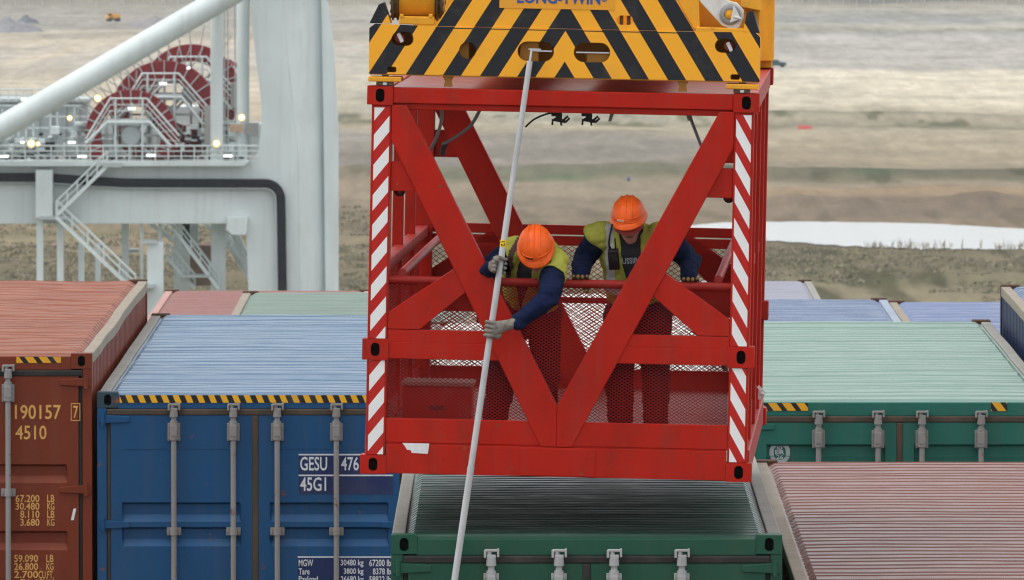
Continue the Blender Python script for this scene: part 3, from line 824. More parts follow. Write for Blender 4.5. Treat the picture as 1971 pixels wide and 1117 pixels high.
mb = MB(); mb.lathe([(0,-.004),(.030,-.004),(.030,.01)], (c[0]-.004, .026, c[1]), 'y', 18); mb.build('lever_pin', yel, lev)
mb = MB(); mb.prism([L(*p) for p in ((1411,10),(1425,36),(1404,44))], .006, .022); mb.bar((L(1411,32)[0],.004,L(1411,32)[1]), (L(1427,36)[0],.004,L(1427,36)[1]), .012, .012); mb.build('lever_clip', wht, lev, bevel=.003)
# name plate
a = L(961,15.5); b = L(1183,-26)
mb = MB(); mb.box(a[0], b[0], .0005, .0035, L(1072,17.5)[1], b[1]); mb.build('name_plate', paint('plate_yellow', (.84,.37,.03), .45, dirt_amt=.15), spr)
a = L(995,6.2)
text_mesh('name_lettering', [('LONG-TWIN', a[0], a[1], 160*k, 24*k), ('\u00ae', L(1157,0)[0], L(1157,3.5)[1], 11*k, 11*k)], -.0005, M['ltr_blue'], spr, thick=.001, bold=.03)
# rear end beam and main beams
mb = MB()
mb.box(-CWD/2+.01, CWD/2, CD-.42, CD-.02, CH+.05, CH+.50)
mb.prism([(-CWD/2+.01,CH+.5),(CWD/2,CH+.5),(CWD/2-.012,CH+.62),(CWD/2-.05,CH+.78),(-CWD/2+.06,CH+.78)], CD-.40, CD-.05)
mb.box(CWD/2-.16, CWD/2-.01, CD-.30, CD-.1, CH+.003, CH+.0495)
mb.build('end_beam', yel, spr, bevel=.008)
mb = MB()
for zz in (.585, .70): mb.tube([(CWD/2-.045, CD-.45, CH+zz), (CWD/2-.045, CD-.39, CH+zz)], .020, 8); mb.cut()
mb.build_pieces('bolt', M['grease'], spr)
mb = MB(); mb.prism([(CWD/2-.12,CH+.55),(CWD/2-.075,CH+.52),(CWD/2-.085,CH+.8),(CWD/2-.13,CH+.8)], CD-.47, CD-.43); mb.build('lever', wht, spr, bevel=.004)
mb = MB(); mb.box(-.62, -.12, .46, CD-.43, CH+.2, CH+.70); mb.build('main_beam', yel, spr, bevel=.01)
mb = MB(); mb.box(.12, .62, .46, CD-.43, CH+.2, CH+.70); mb.build('main_beam', yel, spr, bevel=.01)

# ------------------------------------------------------------------ long pole
def poleY(py): return 67.14 - .20*(py-100)/1017
def polep(py, px=None): return W(1023 - .1451*(py-97) if px is None else px, py, poleY(py))
pb = polep(1160)
pole = empty('pole', pb); tag(pole, 'long silver aluminium pole held upright against the front of the cage', 'pole')
mb = MB(); pr = lambda p: polep(p) - pb
mb.tube([pr(1160), pr(905)], .0212, 14); mb.build('lower_section', M['alu'], pole)
mb = MB(); mb.tube([pr(905), pr(520), pr(380)], .0196, 14); mb.tube([pr(909), pr(899)], .0222, 14); mb.build('middle_section', M['alu'], pole)
mb = MB(); mb.tube([pr(380), pr(118)], .0178, 14); mb.tube([pr(384), pr(376)], .0202, 14); mb.build('upper_section', M['alu'], pole)
mb = MB(); mb.tube([pr(118), pr(96)], .009, 8); a = W(1018, 95, poleY(96)) - pb; b = W(1040, 95.5, poleY(96)+.06) - pb; mb.bar(a, b, .012, .010); mb.build('hook', M['steel'], pole)
mb = MB(); mb.tube([pr(476), pr(462)], .0206, 14); band = mb.build('band', plain('band_yellow', (.80,.55,.02), .5), pole)
p0 = polep(469); t = text_mesh('number', [('12', -.015, -.016, .030, .026)], 0, M['black'], band, thick=.0008)
t.matrix_local = Matrix.Translation(p0 - pb + Vector((0, -.0212, 0))) @ Matrix.Rotation(math.radians(82), 4, 'Y')
# ------------------------------------------------------------------ people
navy_c = paint('navy_cloth', (.004,.010,.042), .9, dirt=(.012,.018,.04), dirt_amt=.5, scale=3, spec=.15, bump=.8)
trouser_c = paint('trouser_cloth', (.010,.012,.022), .9, dirt_amt=.2, spec=.1, bump=.6)
vest_c = paint('vest_yellow_green', (.40,.41,.065), .85, dirt=(.26,.24,.06), dirt_amt=.5, scale=3, spec=.2, bump=.6)
silver_c = paint('vest_silver', (.52,.53,.52), .6, dirt=(.3,.3,.28), dirt_amt=.4, scale=4)
brown_c = paint('vest_dark_strap', (.07,.035,.03), .8)
shirt_c = paint('shirt_grey', (.035,.035,.042), .9, dirt_amt=.1, spec=.1)
skin_c = paint('skin', (.44,.235,.165), .55, dirt=(.3,.14,.1), dirt_amt=.35, scale=6)
lip_c = plain('mouth', (.22,.08,.07), .5)
eye_c = plain('eye_dark', (.02,.015,.012), .3)
glove_c = paint('glove_grey', (.23,.21,.18), .9, dirt=(.05,.045,.04), dirt_amt=.85, scale=9, spec=.1, bump=.7)
glove_b = paint('glove_brown', (.17,.10,.035), .85, dirt=(.06,.035,.02), dirt_amt=.5, scale=8)
helm_c = paint('helmet_orange', (.90,.130,.012), .36, dirt=(.30,.05,.015), dirt_amt=.6, scale=7, bump=.03)
cap_c = paint('cap_red', (.30,.03,.04), .8)
hair_c = paint('hair_brown', (.05,.03,.02), .8)

def loft(mb, rings, n=20):
    """rings: (centre, side vector, front vector) with lengths = radii; closed by rounded ends"""
    vs = []; fs = []
    for c, a, b in rings:
        for j in range(n):
            w = 2*math.pi*j/n; vs.append(c + a*math.cos(w) + b*math.sin(w))
    for i in range(len(rings)-1):
        for j in range(n):
            q = (j+1) % n; fs.append((i*n+j, i*n+q, (i+1)*n+q, (i+1)*n+j))
    fs.append(tuple(range(n))[::-1]); fs.append(tuple((len(rings)-1)*n + j for j in range(n)))
    mb.add(vs, fs)

def limb(mb, pts, rs, side=None):
    """tapered tube with rounded ends"""
    pts = [Vector(p) for p in pts]
    P2 = []; R2 = []
    for i in range(len(pts)-1):
        for k2 in range(5):
            t = k2/5; P2.append(pts[i].lerp(pts[i+1], t)); R2.append(rs[i]*(1-t)+rs[i+1]*t)
    P2.append(pts[-1]); R2.append(rs[-1])
    t0 = (P2[0]-P2[1]).normalized(); t1 = (P2[-1]-P2[-2]).normalized()
    P2 = [P2[0]+t0*R2[0]*.8, P2[0]+t0*R2[0]*.5] + P2 + [P2[-1]+t1*R2[-1]*.5, P2[-1]+t1*R2[-1]*.8]
    R2 = [R2[0]*.5, R2[0]*.85] + R2 + [R2[-1]*.85, R2[-1]*.5]
    mb.tube(P2, R2, 14)

def ball(mb, c, rx, ry, rz, ax):
    """ellipsoid with axes ax = (side, front, up)"""
    n, m2 = 16, 10; vs = []; fs = []
    for i in range(m2+1):
        f = math.pi*i/m2
        for j in range(n):
            w = 2*math.pi*j/n
            vs.append(c + ax[0]*(rx*math.sin(f)*math.cos(w)) + ax[1]*(ry*math.sin(f)*math.sin(w)) + ax[2]*(rz*math.cos(f)))
    for i in range(m2):
        for j in range(n):
            q = (j+1) % n; fs.append((i*n+j, i*n+q, (i+1)*n+q, (i+1)*n+j))
    mb.add(vs, fs)

def remesh(mb, voxel, smooth=5):
    o = mb.build('tmp', M['dark'])
    bm = bmesh.new(); bm.from_mesh(o.data); bmesh.ops.remove_doubles(bm, verts=bm.verts, dist=1e-5); bmesh.ops.recalc_face_normals(bm, faces=bm.faces); bm.to_mesh(o.data); bm.free()
    r = o.modifiers.new('r', 'REMESH'); r.mode = 'VOXEL'; r.voxel_size = voxel
    s = o.modifiers.new('s', 'SMOOTH'); s.iterations = smooth; s.factor = .5
    me = eval_mesh(o); d = o.data; bpy.data.objects.remove(o); bpy.data.meshes.remove(d)
    me.materials.clear()
    me.polygons.foreach_set('use_smooth', [True]*len(me.polygons))
    return me

def seg_d(p, a, b):
    ab = b-a; t = max(0, min(1, (p-a).dot(ab)/ab.length_squared)); return (p-(a+ab*t)).length, t

def grip(name, A, axis, c, s, r, mat, parent, origin, sweep=215, wrist=None, thumb_off=.05):
    """gloved hand closed round a bar: A point on the bar, axis its direction, c from bar to palm, fingers start towards t"""
    axis = axis.normalized(); c = (c - axis*c.dot(axis)).normalized(); t = axis.cross(c)*s
    mb = MB(); R0 = r + .014
    O = A - origin
    def at(phi, rad, off): return O + (c*math.cos(phi) + t*math.sin(phi))*rad + axis*off
    lens = (.88, 1.0, .97, .78)
    for i in range(4):
        off = (i-1.5)*.0275; pts = []
        pts.append(O + c*(R0+.008) - t*.040 + axis*off*.85); pts.append(O + c*(R0+.011) - t*.012 + axis*off*.95)
        nst = 7
        for k2 in range(nst+1): pts.append(at(math.radians(12 + sweep*lens[i]*k2/nst), R0+.0012*(i % 2), off*1.03))
        rr = [.0128, .0140] + [.0128 - .0024*k2/nst for k2 in range(nst+1)]
        limb_pts(mb, pts, rr)
    # thumb: leaves the side of the palm and closes the other way round
    th = [O + c*(R0+.010) - t*.055 + axis*thumb_off*.6, O + c*(R0+.004) - t*.040 + axis*thumb_off, at(math.radians(-55), R0+.006, thumb_off*1.05), at(math.radians(-100), R0+.002, thumb_off*.95), at(math.radians(-140), R0+.001, thumb_off*.85)]
    limb_pts(mb, th, [.016, .0155, .0135, .012, .0105])
    # palm and cuff
    w0 = O + c*(R0+.014) - t*.10 if wrist is None else wrist - origin
    kn = O + c*(R0+.008) - t*.008
    rings = []
    for f in (0, .25, .5, .75, 1):
        p = w0.lerp(kn, f); wid = .036 + (.052-.036)*f; thk = .027 - .010*f
        rings.append((p, axis*wid, c*thk))
    loft(mb, rings)
    d = (w0-kn).normalized()
    loft(mb, [(w0 + d*x, axis*(.034+.004*(x > 0)), c*(.027+.006*(x > 0))) for x in (-.03, 0, .02, .045)])
    me = remesh(mb, .0036, 2); me.materials.append(mat); me.name = name
    return link(bpy.data.objects.new(name, me), parent)

def limb_pts(mb, pts, rr):
    t0 = (pts[0]-pts[1]).normalized(); t1 = (pts[-1]-pts[-2]).normalized()
    mb.tube([pts[0]+t0*rr[0]*.7] + pts + [pts[-1]+t1*rr[-1]*.7], [rr[0]*.5] + rr + [rr[-1]*.5], 10)

def person(label, J, head, opening, stripe):
    """one continuous body (remeshed), clothing shells and helmet as children"""
    org = (J['foot_l'] + J['foot_r'])/2
    root = empty('person', org); tag(root, label, 'person')
    V = {n: p - org for n, p in J.items()}
    side = (V['sh_l'] - V['sh_r']); side.normalize()       # towards the viewer's right
    up = (V['neck'] - V['pelvis']).normalized(); side = (side - up*side.dot(up)).normalized()
    front = side.cross(up) ; front = front if front.y < 0 else -front
    mb = MB(); pel, neck = V['pelvis'], V['neck']
    sh_mid = (V['sh_l']+V['sh_r'])/2
    rings = []
    for f, rx, ry, fo in ((-.18,.10,.09,0),(-.10,.155,.12,0),(0,.175,.13,0),(.2,.172,.135,.005),(.45,.178,.14,.0),(.68,.195,.145,-.005),(.85,.20,.13,-.012),(.97,.165,.10,-.012),(1.04,.10,.075,-.005),(1.09,.06,.06,0)):
        c = pel + (neck-pel)*f + front*fo
        sdir = side
        if f > .4: sdir = (side*(1-(f-.4)) + (V['sh_l']-V['sh_r']).normalized()*(f-.4)).normalized()
        rings.append((c, sdir*rx, front*ry))
    loft(mb, rings, 24)
    for s in 'lr':
        limb(mb, [V['sh_'+s].lerp(sh_mid,.18), V['sh_'+s], V['el_'+s], V['wr_'+s]], [.086,.086,.070,.050])
        limb(mb, [V['hip_'+s], V['kn_'+s], V['an_'+s]], [.112,.092,.080])
        limb(mb, [V['an_'+s], V['foot_'+s] + Vector((0,.05,.045)), V['foot_'+s] + Vector((0,-.15,.038))], [.055,.048,.042])
    # head
    hc = V['head']; Fd, Ud = head; Sd = Ud.cross(Fd).normalized() * (1 if Ud.cross(Fd).x > 0 else -1)
    hp = lambda x, y, z: hc + Sd*x + Fd*y + Ud*z
    loft(mb, [(hp(0, cy, z), Sd*rx, Fd*ry) for z, rx, ry, cy in ((-.128,.018,.02,.066),(-.118,.034,.036,.058),(-.095,.048,.058,.038),(-.06,.061,.078,.018),(-.02,.070,.090,.004),(.03,.075,.097,-.004),(.07,.072,.093,-.006),(.10,.056,.07,-.006),(.117,.03,.04,-.006))], 24)
    limb_pts(mb, [hp(0,.088,.012), hp(0,.104,-.02), hp(0,.112,-.036)], [.009,.012,.013])     # nose
    for sx in (-1, 1):
        ball(mb, hp(sx*.014,.100,-.040), .008, .009, .008, (Sd,Fd,Ud))
        ball(mb, hp(sx*.076,-.008,-.012), .009, .020, .032, (Sd,Fd,Ud))                    # ears
        ball(mb, hp(sx*.032,.080,.020), .022, .014, .009, (Sd,Fd,Ud))                      # brows
        ball(mb, hp(sx*.038,.068,-.035), .02, .016, .018, (Sd,Fd,Ud))                      # cheeks
    ball(mb, hp(0,.089,-.066), .024, .012, .007, (Sd,Fd,Ud)); ball(mb, hp(0,.088,-.079), .021, .012, .007, (Sd,Fd,Ud))   # lips
    ball(mb, hp(0,.078,-.108), .022, .018, .016, (Sd,Fd,Ud))                                # chin
    limb(mb, [neck - up*.03, hc + (neck-hc)*.30 - Fd*.02], [.062,.056])
    me = remesh(mb, .0078, 4)
    for m in (navy_c, trouser_c, shirt_c, skin_c, eye_c, lip_c): me.materials.append(m)
    # cloth folds
    co = np.empty(len(me.vertices)*3); me.vertices.foreach_get('co', co); co = co.reshape(-1,3)
    no = np.empty(len(me.vertices)*3); me.vertices.foreach_get('normal', no); no = no.reshape(-1,3)
    segs = {'torso': (pel - up*.05, neck), 'head': (hc, hc + (neck-hc)*.45)}
    for s in 'lr':
        segs['ua_'+s] = (V['sh_'+s], V['el_'+s]); segs['fa_'+s] = (V['el_'+s], V['wr_'+s])
        segs['th_'+s] = (V['hip_'+s] - Vector((0,0,.06)), V['kn_'+s]); segs['ca_'+s] = (V['kn_'+s], V['foot_'+s])
    rad = {'torso': .155, 'head': .09}
    for s in 'lr': rad.update({'ua_'+s: .07, 'fa_'+s: .052, 'th_'+s: .085, 'ca_'+s: .06})
    def cls(p):
        best = None
        for n, (a, b) in segs.items():
            d, t = seg_d(p, a, b); d /= rad[n]
            if best is None or d < best[0]: best = (d, n, t)
        return best
    for i in range(len(co)):
        p = Vector(co[i]); d, n, t = cls(p)
        if n == 'head': continue
        am = .012 if n[0] in 'uf' else .009
        w = mnoise.noise(Vector((p.x*9, p.y*9, p.z*22+3))) + .6*mnoise.noise(p*31)
        co[i] += no[i]*am*w
    me.vertices.foreach_set('co', co.ravel()); me.update()
    mi = []; vest = []; vm = []
    tl = (neck-pel).length
    for f in me.polygons:
        p = f.center.copy(); d, n, t = cls(p); rel = p - pel
        su = rel.dot(up)/tl; ss = rel.dot(side); isf = f.normal.dot(front) > .05
        m = 0
        qh = p - hc; xh, yh, zh = qh.dot(Sd), qh.dot(Fd), qh.dot(Ud)
        lim = .215
        if n[:2] == 'ua' and t < (.40 if stripe == 'back' and n[-1] == 'l' else .07): n = 'torso'; lim = .42
        if abs(xh) < .088 and -.115 < yh < .125 and zh > -.136 and (zh > -.07 or yh > .012): n = 'head'
        if n == 'head' or (su > 1.0 and (p-neck).length < .075 and n == 'torso'):
            m = 3; q2 = p - hc; x, y, z = q2.dot(Sd), q2.dot(Fd), q2.dot(Ud)
            if y > .072 and abs(abs(x)-.031) < .012 and abs(z-.004) < .007: m = 4
            if y > .083 and abs(x) < .022 and -.080 < z < -.062: m = 5
        elif n[:2] in ('th','ca'): m = 1
        elif n == 'torso':
            if su < .05: m = 1
            half = opening*(max(0, min(1, (su-.15)/.6)))
            if isf and abs(ss) < half + .012: m = 2
            if su > .16 and not (isf and abs(ss) < half) and abs(ss) < lim and su < 1.4 and seg_d(p, neck - up*.02, hc)[0] > .078:
                vest.append(f.index)
                band = 0
                if stripe == 'front':
                    if isf and ss < 0 and .105 < -ss < .158 and su > .40: band = 1
                    if .30 < su < .41 and ss < 0: band = 1
                elif stripe == 'back':
                    if ss < -.09 and ss > -.125 and su > .5: band = 2
                vm.append(band)
        mi.append(m)
    me.polygons.foreach_set('material_index', mi); me.name = 'body'
    link(bpy.data.objects.new('body', me), root)
    # vest: shell lifted off the torso
    bm = bmesh.new(); bm.from_mesh(me); bm.faces.ensure_lookup_table(); bm.normal_update()
    keep = set(vest); lab = dict(zip(vest, vm))
    for f in bm.faces: f.material_index = lab.get(f.index, 0)
    bmesh.ops.delete(bm, geom=[f for f in bm.faces if f.index not in keep], context='FACES')
    # drop stray islands: keep only the biggest pieces
    seen = set(); isl = []
    for f in bm.faces:
        if f in seen: continue
        st = [f]; seen.add(f); grp = []
        while st:
            g = st.pop(); grp.append(g)
            for e in g.edges:
                for h2 in e.link_faces:
                    if h2 not in seen: seen.add(h2); st.append(h2)
        isl.append(grp)
    small = [f for g in isl if len(g) < 250 for f in g]
    if small: bmesh.ops.delete(bm, geom=small, context='FACES')
    for v in bm.verts:
        w = mnoise.noise(Vector((v.co.x*14, v.co.y*14, v.co.z*7)))
        v.co += v.normal*(.014 + .009*w)
    for _ in range(12):
        bd = [v for v in bm.verts if v.is_boundary]
        new = {}
        for v in bd:
            nb = [e.other_vert(v).co for e in v.link_edges if e.is_boundary]
            if len(nb) == 2: new[v] = v.co*.4 + (nb[0]+nb[1])*.3
        for v, c in new.items(): v.co = c
    vme = bpy.data.meshes.new('vest'); bm.to_mesh(vme); bm.free()
    for m in (vest_c, silver_c, brown_c): vme.materials.append(m)
    vo = link(bpy.data.objects.new('vest', vme), root)
    so = vo.modifiers.new('s', 'SOLIDIFY'); so.thickness = .006; so.offset = -1
    # helmet
    hb = MB(); nn, mm = 40, 12; vs = []; fs = []
    hz0 = .030
    def hpt(w, f, e=0):
        e -= .004; fr = 1.0 + (.06 if math.sin(w) > 0 else 0)*math.sin(w)
        return hp((.113+e)*math.cos(w)*math.cos(f), -.004+(.140+e)*fr*math.sin(w)*math.cos(f), hz0+(.128+e)*math.sin(f)**.92)
    for i in range(mm+1):
        f = math.pi/2*i/mm
        for j in range(nn):
            vs.append(hpt(2*math.pi*j/nn, f*.999))
    for i in range(mm):
        for j in range(nn):
            q2 = (j+1) % nn; fs.append((i*nn+j, i*nn+q2, (i+1)*nn+q2, (i+1)*nn+j))
    hb.add(vs, fs, 0, True)
    # brim
    vs = []; fs = []
    for j in range(nn):
        w = 2*math.pi*j/nn; fk = max(0, math.sin(w))
        for e, dz in ((0,.012),(.010+.020*fk**2,-.004-.008*fk),(.011+.020*fk**2,-.012-.008*fk),(-.004,-.012)):
            p = hpt(w, 0, e); vs.append(p + Ud*dz)
    for j in range(nn):
        q2 = (j+1) % nn
        for i in range(3): fs.append((4*j+i, 4*q2+i, 4*q2+i+1, 4*j+i+1))
    hb.add(vs, fs, 0, True)
    he = hb.build('hard_hat', helm_c, root)
    rb = MB()
    for e in (-.035, 0, .035):
        pts = []
        for k2 in range(15):
            ph = math.radians(25 + 130*k2/14); yy = math.cos(ph)
            x = e; y = -.004 + .142*yy*.97; z = hz0 + .128*max(0, 1-(x/.113)**2-(yy*.97)**2)**.5
            pts.append(hp(x, y, z-.001))
        rb.tube(pts, .0055, 8)
    for f0, hw2 in ((.30, 42), (.12, 30)):
        for sg in (-1, 1):
            rb.tube([hpt(math.radians(90 + sg*(8 + hw2*k2/6)), f0 - .010*k2, .001) for k2 in range(7)], .004, 8)
    rb.build('hat_ridge', helm_c, he)
    em = MB()
    for k2 in range(6):
        w = math.radians(98 + 4.2*k2); a, b = hpt(w, .23, .0035), hpt(w + .05, .23, .0035); em.bar(a, b, .012, .003, up=(b-a).cross(Ud))
    em.build('hat_emblem', plain('emblem_pale', (.75,.6,.5), .5) if stripe == 'front' else M['dark'], he)
    # hair at the back and sides under the helmet
    hh = MB(); loft(hh, [(hp(0, -.012, z), Sd*rx, Fd*ry) for z, rx, ry in ((-.045,.062,.078),(-.02,.074,.088),(.02,.079,.093),(.045,.076,.092))], 24)
    hm = hh.build('hair', hair_c, root)
    bm = bmesh.new(); bm.from_mesh(hm.data); bmesh.ops.delete(bm, geom=[f for f in bm.faces if (f.calc_center_median()-hc).dot(Fd) > .0], context='FACES'); bm.to_mesh(hm.data); bm.free()
    return root, org, hp, (Sd, Fd, Ud), V, (side, front, up, pel, tl)

def tilt(a, yaw=0, roll=0):
    R3 = Matrix.Rotation(math.radians(yaw), 3, 'Z') @ Matrix.Rotation(math.radians(roll), 3, 'Y')
    a = math.radians(a)
    return R3 @ Vector((0, -math.cos(a), -math.sin(a))), R3 @ Vector((0, -math.sin(a), math.cos(a)))

zf = lambda px, Y: (MC @ Vector((L(px, 800)[0], Y-67.2, .217))).z
def onfloor(px, Y): p = W(px, 800, Y); p.z = zf(px, Y); return p
axis_p = (polep(500) - polep(600)).normalized()

gu, gl = polep(511), polep(634)
J1 = dict(pelvis=W(1022,588,67.74), neck=W(1030,480,67.38), sh_r=W(984,484,67.44), sh_l=W(1066,506,67.30),
    el_r=W(922,534,67.42), wr_r=gu + Vector((-.045,.115,-.015)), el_l=W(1056,574,67.04), wr_l=gl + Vector((.165,-.035,.045)),
    hip_r=W(990,600,67.76), hip_l=W(1048,600,67.76), kn_r=W(966,725,67.72), kn_l=W(1050,728,67.72), an_r=onfloor(952,67.8)+Vector((0,0,.1)), an_l=onfloor(1046,67.8)+Vector((0,0,.1)),
    foot_r=onfloor(952,67.8), foot_l=onfloor(1046,67.8), head=W(1032,480,67.235))
hd1 = tilt(46, -4, -4)
r1, o1, hp1, ax1, V1, _ = person('worker in an orange hard hat bending over the rail and gripping the pole', J1, hd1, .05, 'back')
g1 = grip('glove', gu, axis_p, Vector((-1,-.25,0)), -1, .019, glove_c, r1, o1, wrist=gu + Vector((-.05,.085,-.01)), thumb_off=.045)
g2 = grip('glove', gl, axis_p, Vector((.15,-1,0)), -1, .0195, glove_c, r1, o1, wrist=gl + Vector((.105,-.042,.028)), thumb_off=-.045)

J2 = dict(pelvis=W(1226,596,67.80), neck=W(1214,446,67.60), sh_r=W(1152,456,67.62), sh_l=W(1280,456,67.60),
    el_r=W(1122,502,67.72), wr_r=W(1117,530,67.42), el_l=W(1330,504,67.70), wr_l=W(1326,534,67.40),
    hip_r=W(1194,606,67.8), hip_l=W(1260,606,67.8), kn_r=W(1192,730,67.76), kn_l=W(1262,732,67.76), an_r=onfloor(1194,67.82)+Vector((0,0,.1)), an_l=onfloor(1262,67.82)+Vector((0,0,.1)),
    foot_r=onfloor(1194,67.82), foot_l=onfloor(1262,67.82), head=W(1211,424,67.48))
hd2 = tilt(24, -7, -5)
r2, o2, hp2, ax2, V2, tb2 = person('worker in an orange hard hat and red cap standing with both hands on the rail', J2, hd2, .06, 'front')
rail_dir = (MC.to_3x3() @ Vector((1,0,0))).normalized()
def railp(px): return MC @ Vector((L(px, 538)[0], .055, CH-1.212))
for px in (1116, 1328):
    A = railp(px); grip('glove', A, rail_dir, Vector((0,1,.35)), 1, .033, glove_b, r2, o2, sweep=95, wrist=A + Vector((0,.125,.03)), thumb_off=.045 if px < 1200 else -.045)
# red cap peak worn under the helmet
mb = MB(); vs = []; fs = []
for i in range(13):
    w = math.radians(25 + 130*i/12)
    for e, z in ((0,.018),(.035,.000),(.068,-.020)):
        vs.append(hp2((.085+e*.25)*math.cos(w), (.098+e*(.35+.65*math.sin(w)))*math.sin(w), z - .012*abs(math.cos(w))))
for i in range(12):
    for j in range(2): fs.append((3*i+j, 3*i+3+j, 3*i+4+j, 3*i+1+j))
mb.add(vs, fs, 0, True); cp = mb.build('cap_peak', cap_c, r2); so = cp.modifiers.new('s', 'SOLIDIFY'); so.thickness = .004
# white lettering on the dark shirt
side2, front2, up2, pel2, tl2 = tb2
c = W(1212,502,67.50) - o2
tm = text_mesh('shirt_lettering', [('USSIP', -.048, -.02, .096, .038)], 0, plain('shirt_letter', (.42,.47,.52), .8), r2, thick=.002)
tm.matrix_local = Matrix.Translation(c) @ Matrix(((side2.x, -front2.x, up2.x), (side2.y, -front2.y, up2.y), (side2.z, -front2.z, up2.z))).to_4x4()
# radio on the chest
c = W(1181,497,67.455)
RR = Matrix(((side2.x, -front2.x, up2.x), (side2.y, -front2.y, up2.y), (side2.z, -front2.z, up2.z))).to_4x4()
radio = empty('two_way_radio', mat=Matrix.Translation(c) @ RR)
tag(radio, 'black two-way radio hanging on the vest of the worker in the cap', 'radio')
mb = MB(); mb.box(-.034, .034, -.022, .022, -.075, .06); mb.build('body', M['black'], radio, bevel=.008)
mb = MB(); mb.tube([(.018,0,.06),(.018,0,.135)], [.006,.004], 8); mb.build('antenna', M['black'], radio)
mb = MB(); mb.tube([(-.018,0,.06),(-.018,0,.078)], .008, 10); mb.build('knob', M['black'], radio)
mb = MB(); mb.tube([(-.02,.0,.07),(-.022,-.005,.10),(-.012,-.01,.16),(.01,.0,.235)], .006, 6); mb.build('strap', M['black'], radio)
mb = MB(); mb.box(-.022, .022, -.0245, -.0222, -.01, .035); mb.build('grille', M['dark'], radio)
# ------------------------------------------------------------------ ground
def lin(c): return tuple(((x/255)/12.92 if x/255 <= .04045 else ((x/255+.055)/1.055)**2.4) for x in c)
def vnoise(x, y, seed):
    xi = np.floor(x).astype(np.int64); yi = np.floor(y).astype(np.int64); xf = x-xi; yf = y-yi
    def hsh(a, b):
        h = (a*374761393 + b*668265263 + seed*974634777) & 0x7fffffff
        h = ((h ^ (h >> 13))*1274126177) & 0x7fffffff
        return ((h ^ (h >> 16)) & 0xffff)/65535.0
    u = xf*xf*(3-2*xf); v = yf*yf*(3-2*yf)
    return (hsh(xi,yi)*(1-u)+hsh(xi+1,yi)*u)*(1-v) + (hsh(xi,yi+1)*(1-u)+hsh(xi+1,yi+1)*u)*v
def fbm(x, y, seed, o=4):
    s = 0; a = .5; t = 0
    for i in range(o): s = s + a*vnoise(x, y, seed+i*17); t += a; a *= .5; x = x*2.03+5.1; y = y*2.03+1.7
    return s/t
def sstep(a, b, x): t = np.clip((x-a)/(b-a), 0, 1); return t*t*(3-2*t)

pys = np.concatenate([np.arange(640, -24, -1.25)])
Yr = F*H/(pys+440)
Yr = np.concatenate([[-300, 200, 500, 700, 880], Yr[Yr > 900], [2800, 3500, 5000, 8000, 14000]])
tx = np.concatenate([[-30000,-9000,-4000,-2200,-1500], np.arange(-1180, 1181, 4.5), [1500,2200,4000,9000,30000]])/F
TX, YY = np.meshgrid(tx, Yr)
XX = TX*np.maximum(np.abs(YY), 900)
PY = F*H/np.maximum(YY, 400) - 440          # row of the photograph each ground strip falls on
PX = 1012 + TX*F
wob = (fbm(XX/26, YY/60, 3)-.5)*16 + (fbm(XX/6, YY/30, 9)-.5)*7
P2 = PY + wob
# sand, scrub and track colours by distance (ground cover changes in bands parallel to the shore)
bands_r = [(-60,(120,126,130)),(-2,(118,125,130)),(6,(185,180,170)),(16,(206,204,194)),(36,(176,180,182)),(44,(214,212,203)),(54,(184,186,176)),(64,(202,198,186)),(71,(168,171,172)),(77,(205,204,202)),(85,(211,209,207)),
    (132,(209,207,203)),(141,(246,239,222)),(200,(242,234,216)),(214,(212,204,184)),(226,(176,174,154)),(234,(204,196,176)),(243,(158,154,134)),(250,(198,188,168)),(275,(196,185,163)),(305,(184,172,149)),(322,(166,155,137)),(332,(126,124,104)),
    (346,(134,130,108)),(356,(172,160,142)),(368,(190,166,136)),(384,(158,142,124)),(415,(150,136,120)),(430,(158,141,120)),(472,(146,136,112)),(480,(126,122,94)),(500,(152,142,116)),(515,(118,114,86)),(530,(150,142,118)),(545,(140,136,106)),(565,(160,150,124)),(660,(140,134,108))]
bands_m = [(-60,(150,150,145)),(6,(185,180,170)),(16,(206,204,194)),(40,(198,198,194)),(60,(196,194,186)),(80,(210,208,204)),(140,(222,218,207)),(215,(198,194,180)),(228,(188,184,168)),(240,(206,198,178)),(250,(200,190,168)),(262,(164,159,151)),(322,(158,152,143)),(332,(140,138,118)),
    (346,(124,126,104)),(354,(168,156,137)),(372,(172,159,139)),(384,(154,142,124)),(430,(152,138,119)),(470,(150,140,114)),(490,(134,128,100)),(515,(150,140,112)),(560,(146,140,112)),(660,(140,134,108))]
bands_l = [(-60,(170,168,160)),(6,(176,174,166)),(20,(192,190,184)),(48,(186,185,180)),(58,(204,199,189)),(66,(192,188,178)),(82,(234,224,208)),(100,(220,214,206)),(135,(222,215,204)),(160,(234,226,209)),(215,(222,210,188)),(236,(200,190,170)),(246,(196,192,184)),(262,(178,174,168)),(310,(176,170,164)),
    (328,(160,146,132)),(360,(168,150,134)),(392,(172,156,138)),(405,(150,144,116)),(430,(176,160,136)),(450,(140,134,102)),(472,(178,162,138)),(500,(150,140,112)),(530,(140,130,106)),(560,(136,130,100)),(660,(140,134,108))]
def ramp(b):
    ys = [p for p, c in b]; cs = np.array([lin(c) for p, c in b])
    return np.stack([np.interp(P2, ys, cs[:,i]) for i in range(3)], -1)
PXw = PX + (fbm(XX/12, YY/40, 21)-.5)*260
wl = 1 - sstep(560, 760, PXw); wr = sstep(1280, 1480, PXw)
colr = ramp(bands_l)*wl[...,None] + ramp(bands_r)*wr[...,None] + ramp(bands_m)*(1-wl-wr)[...,None]
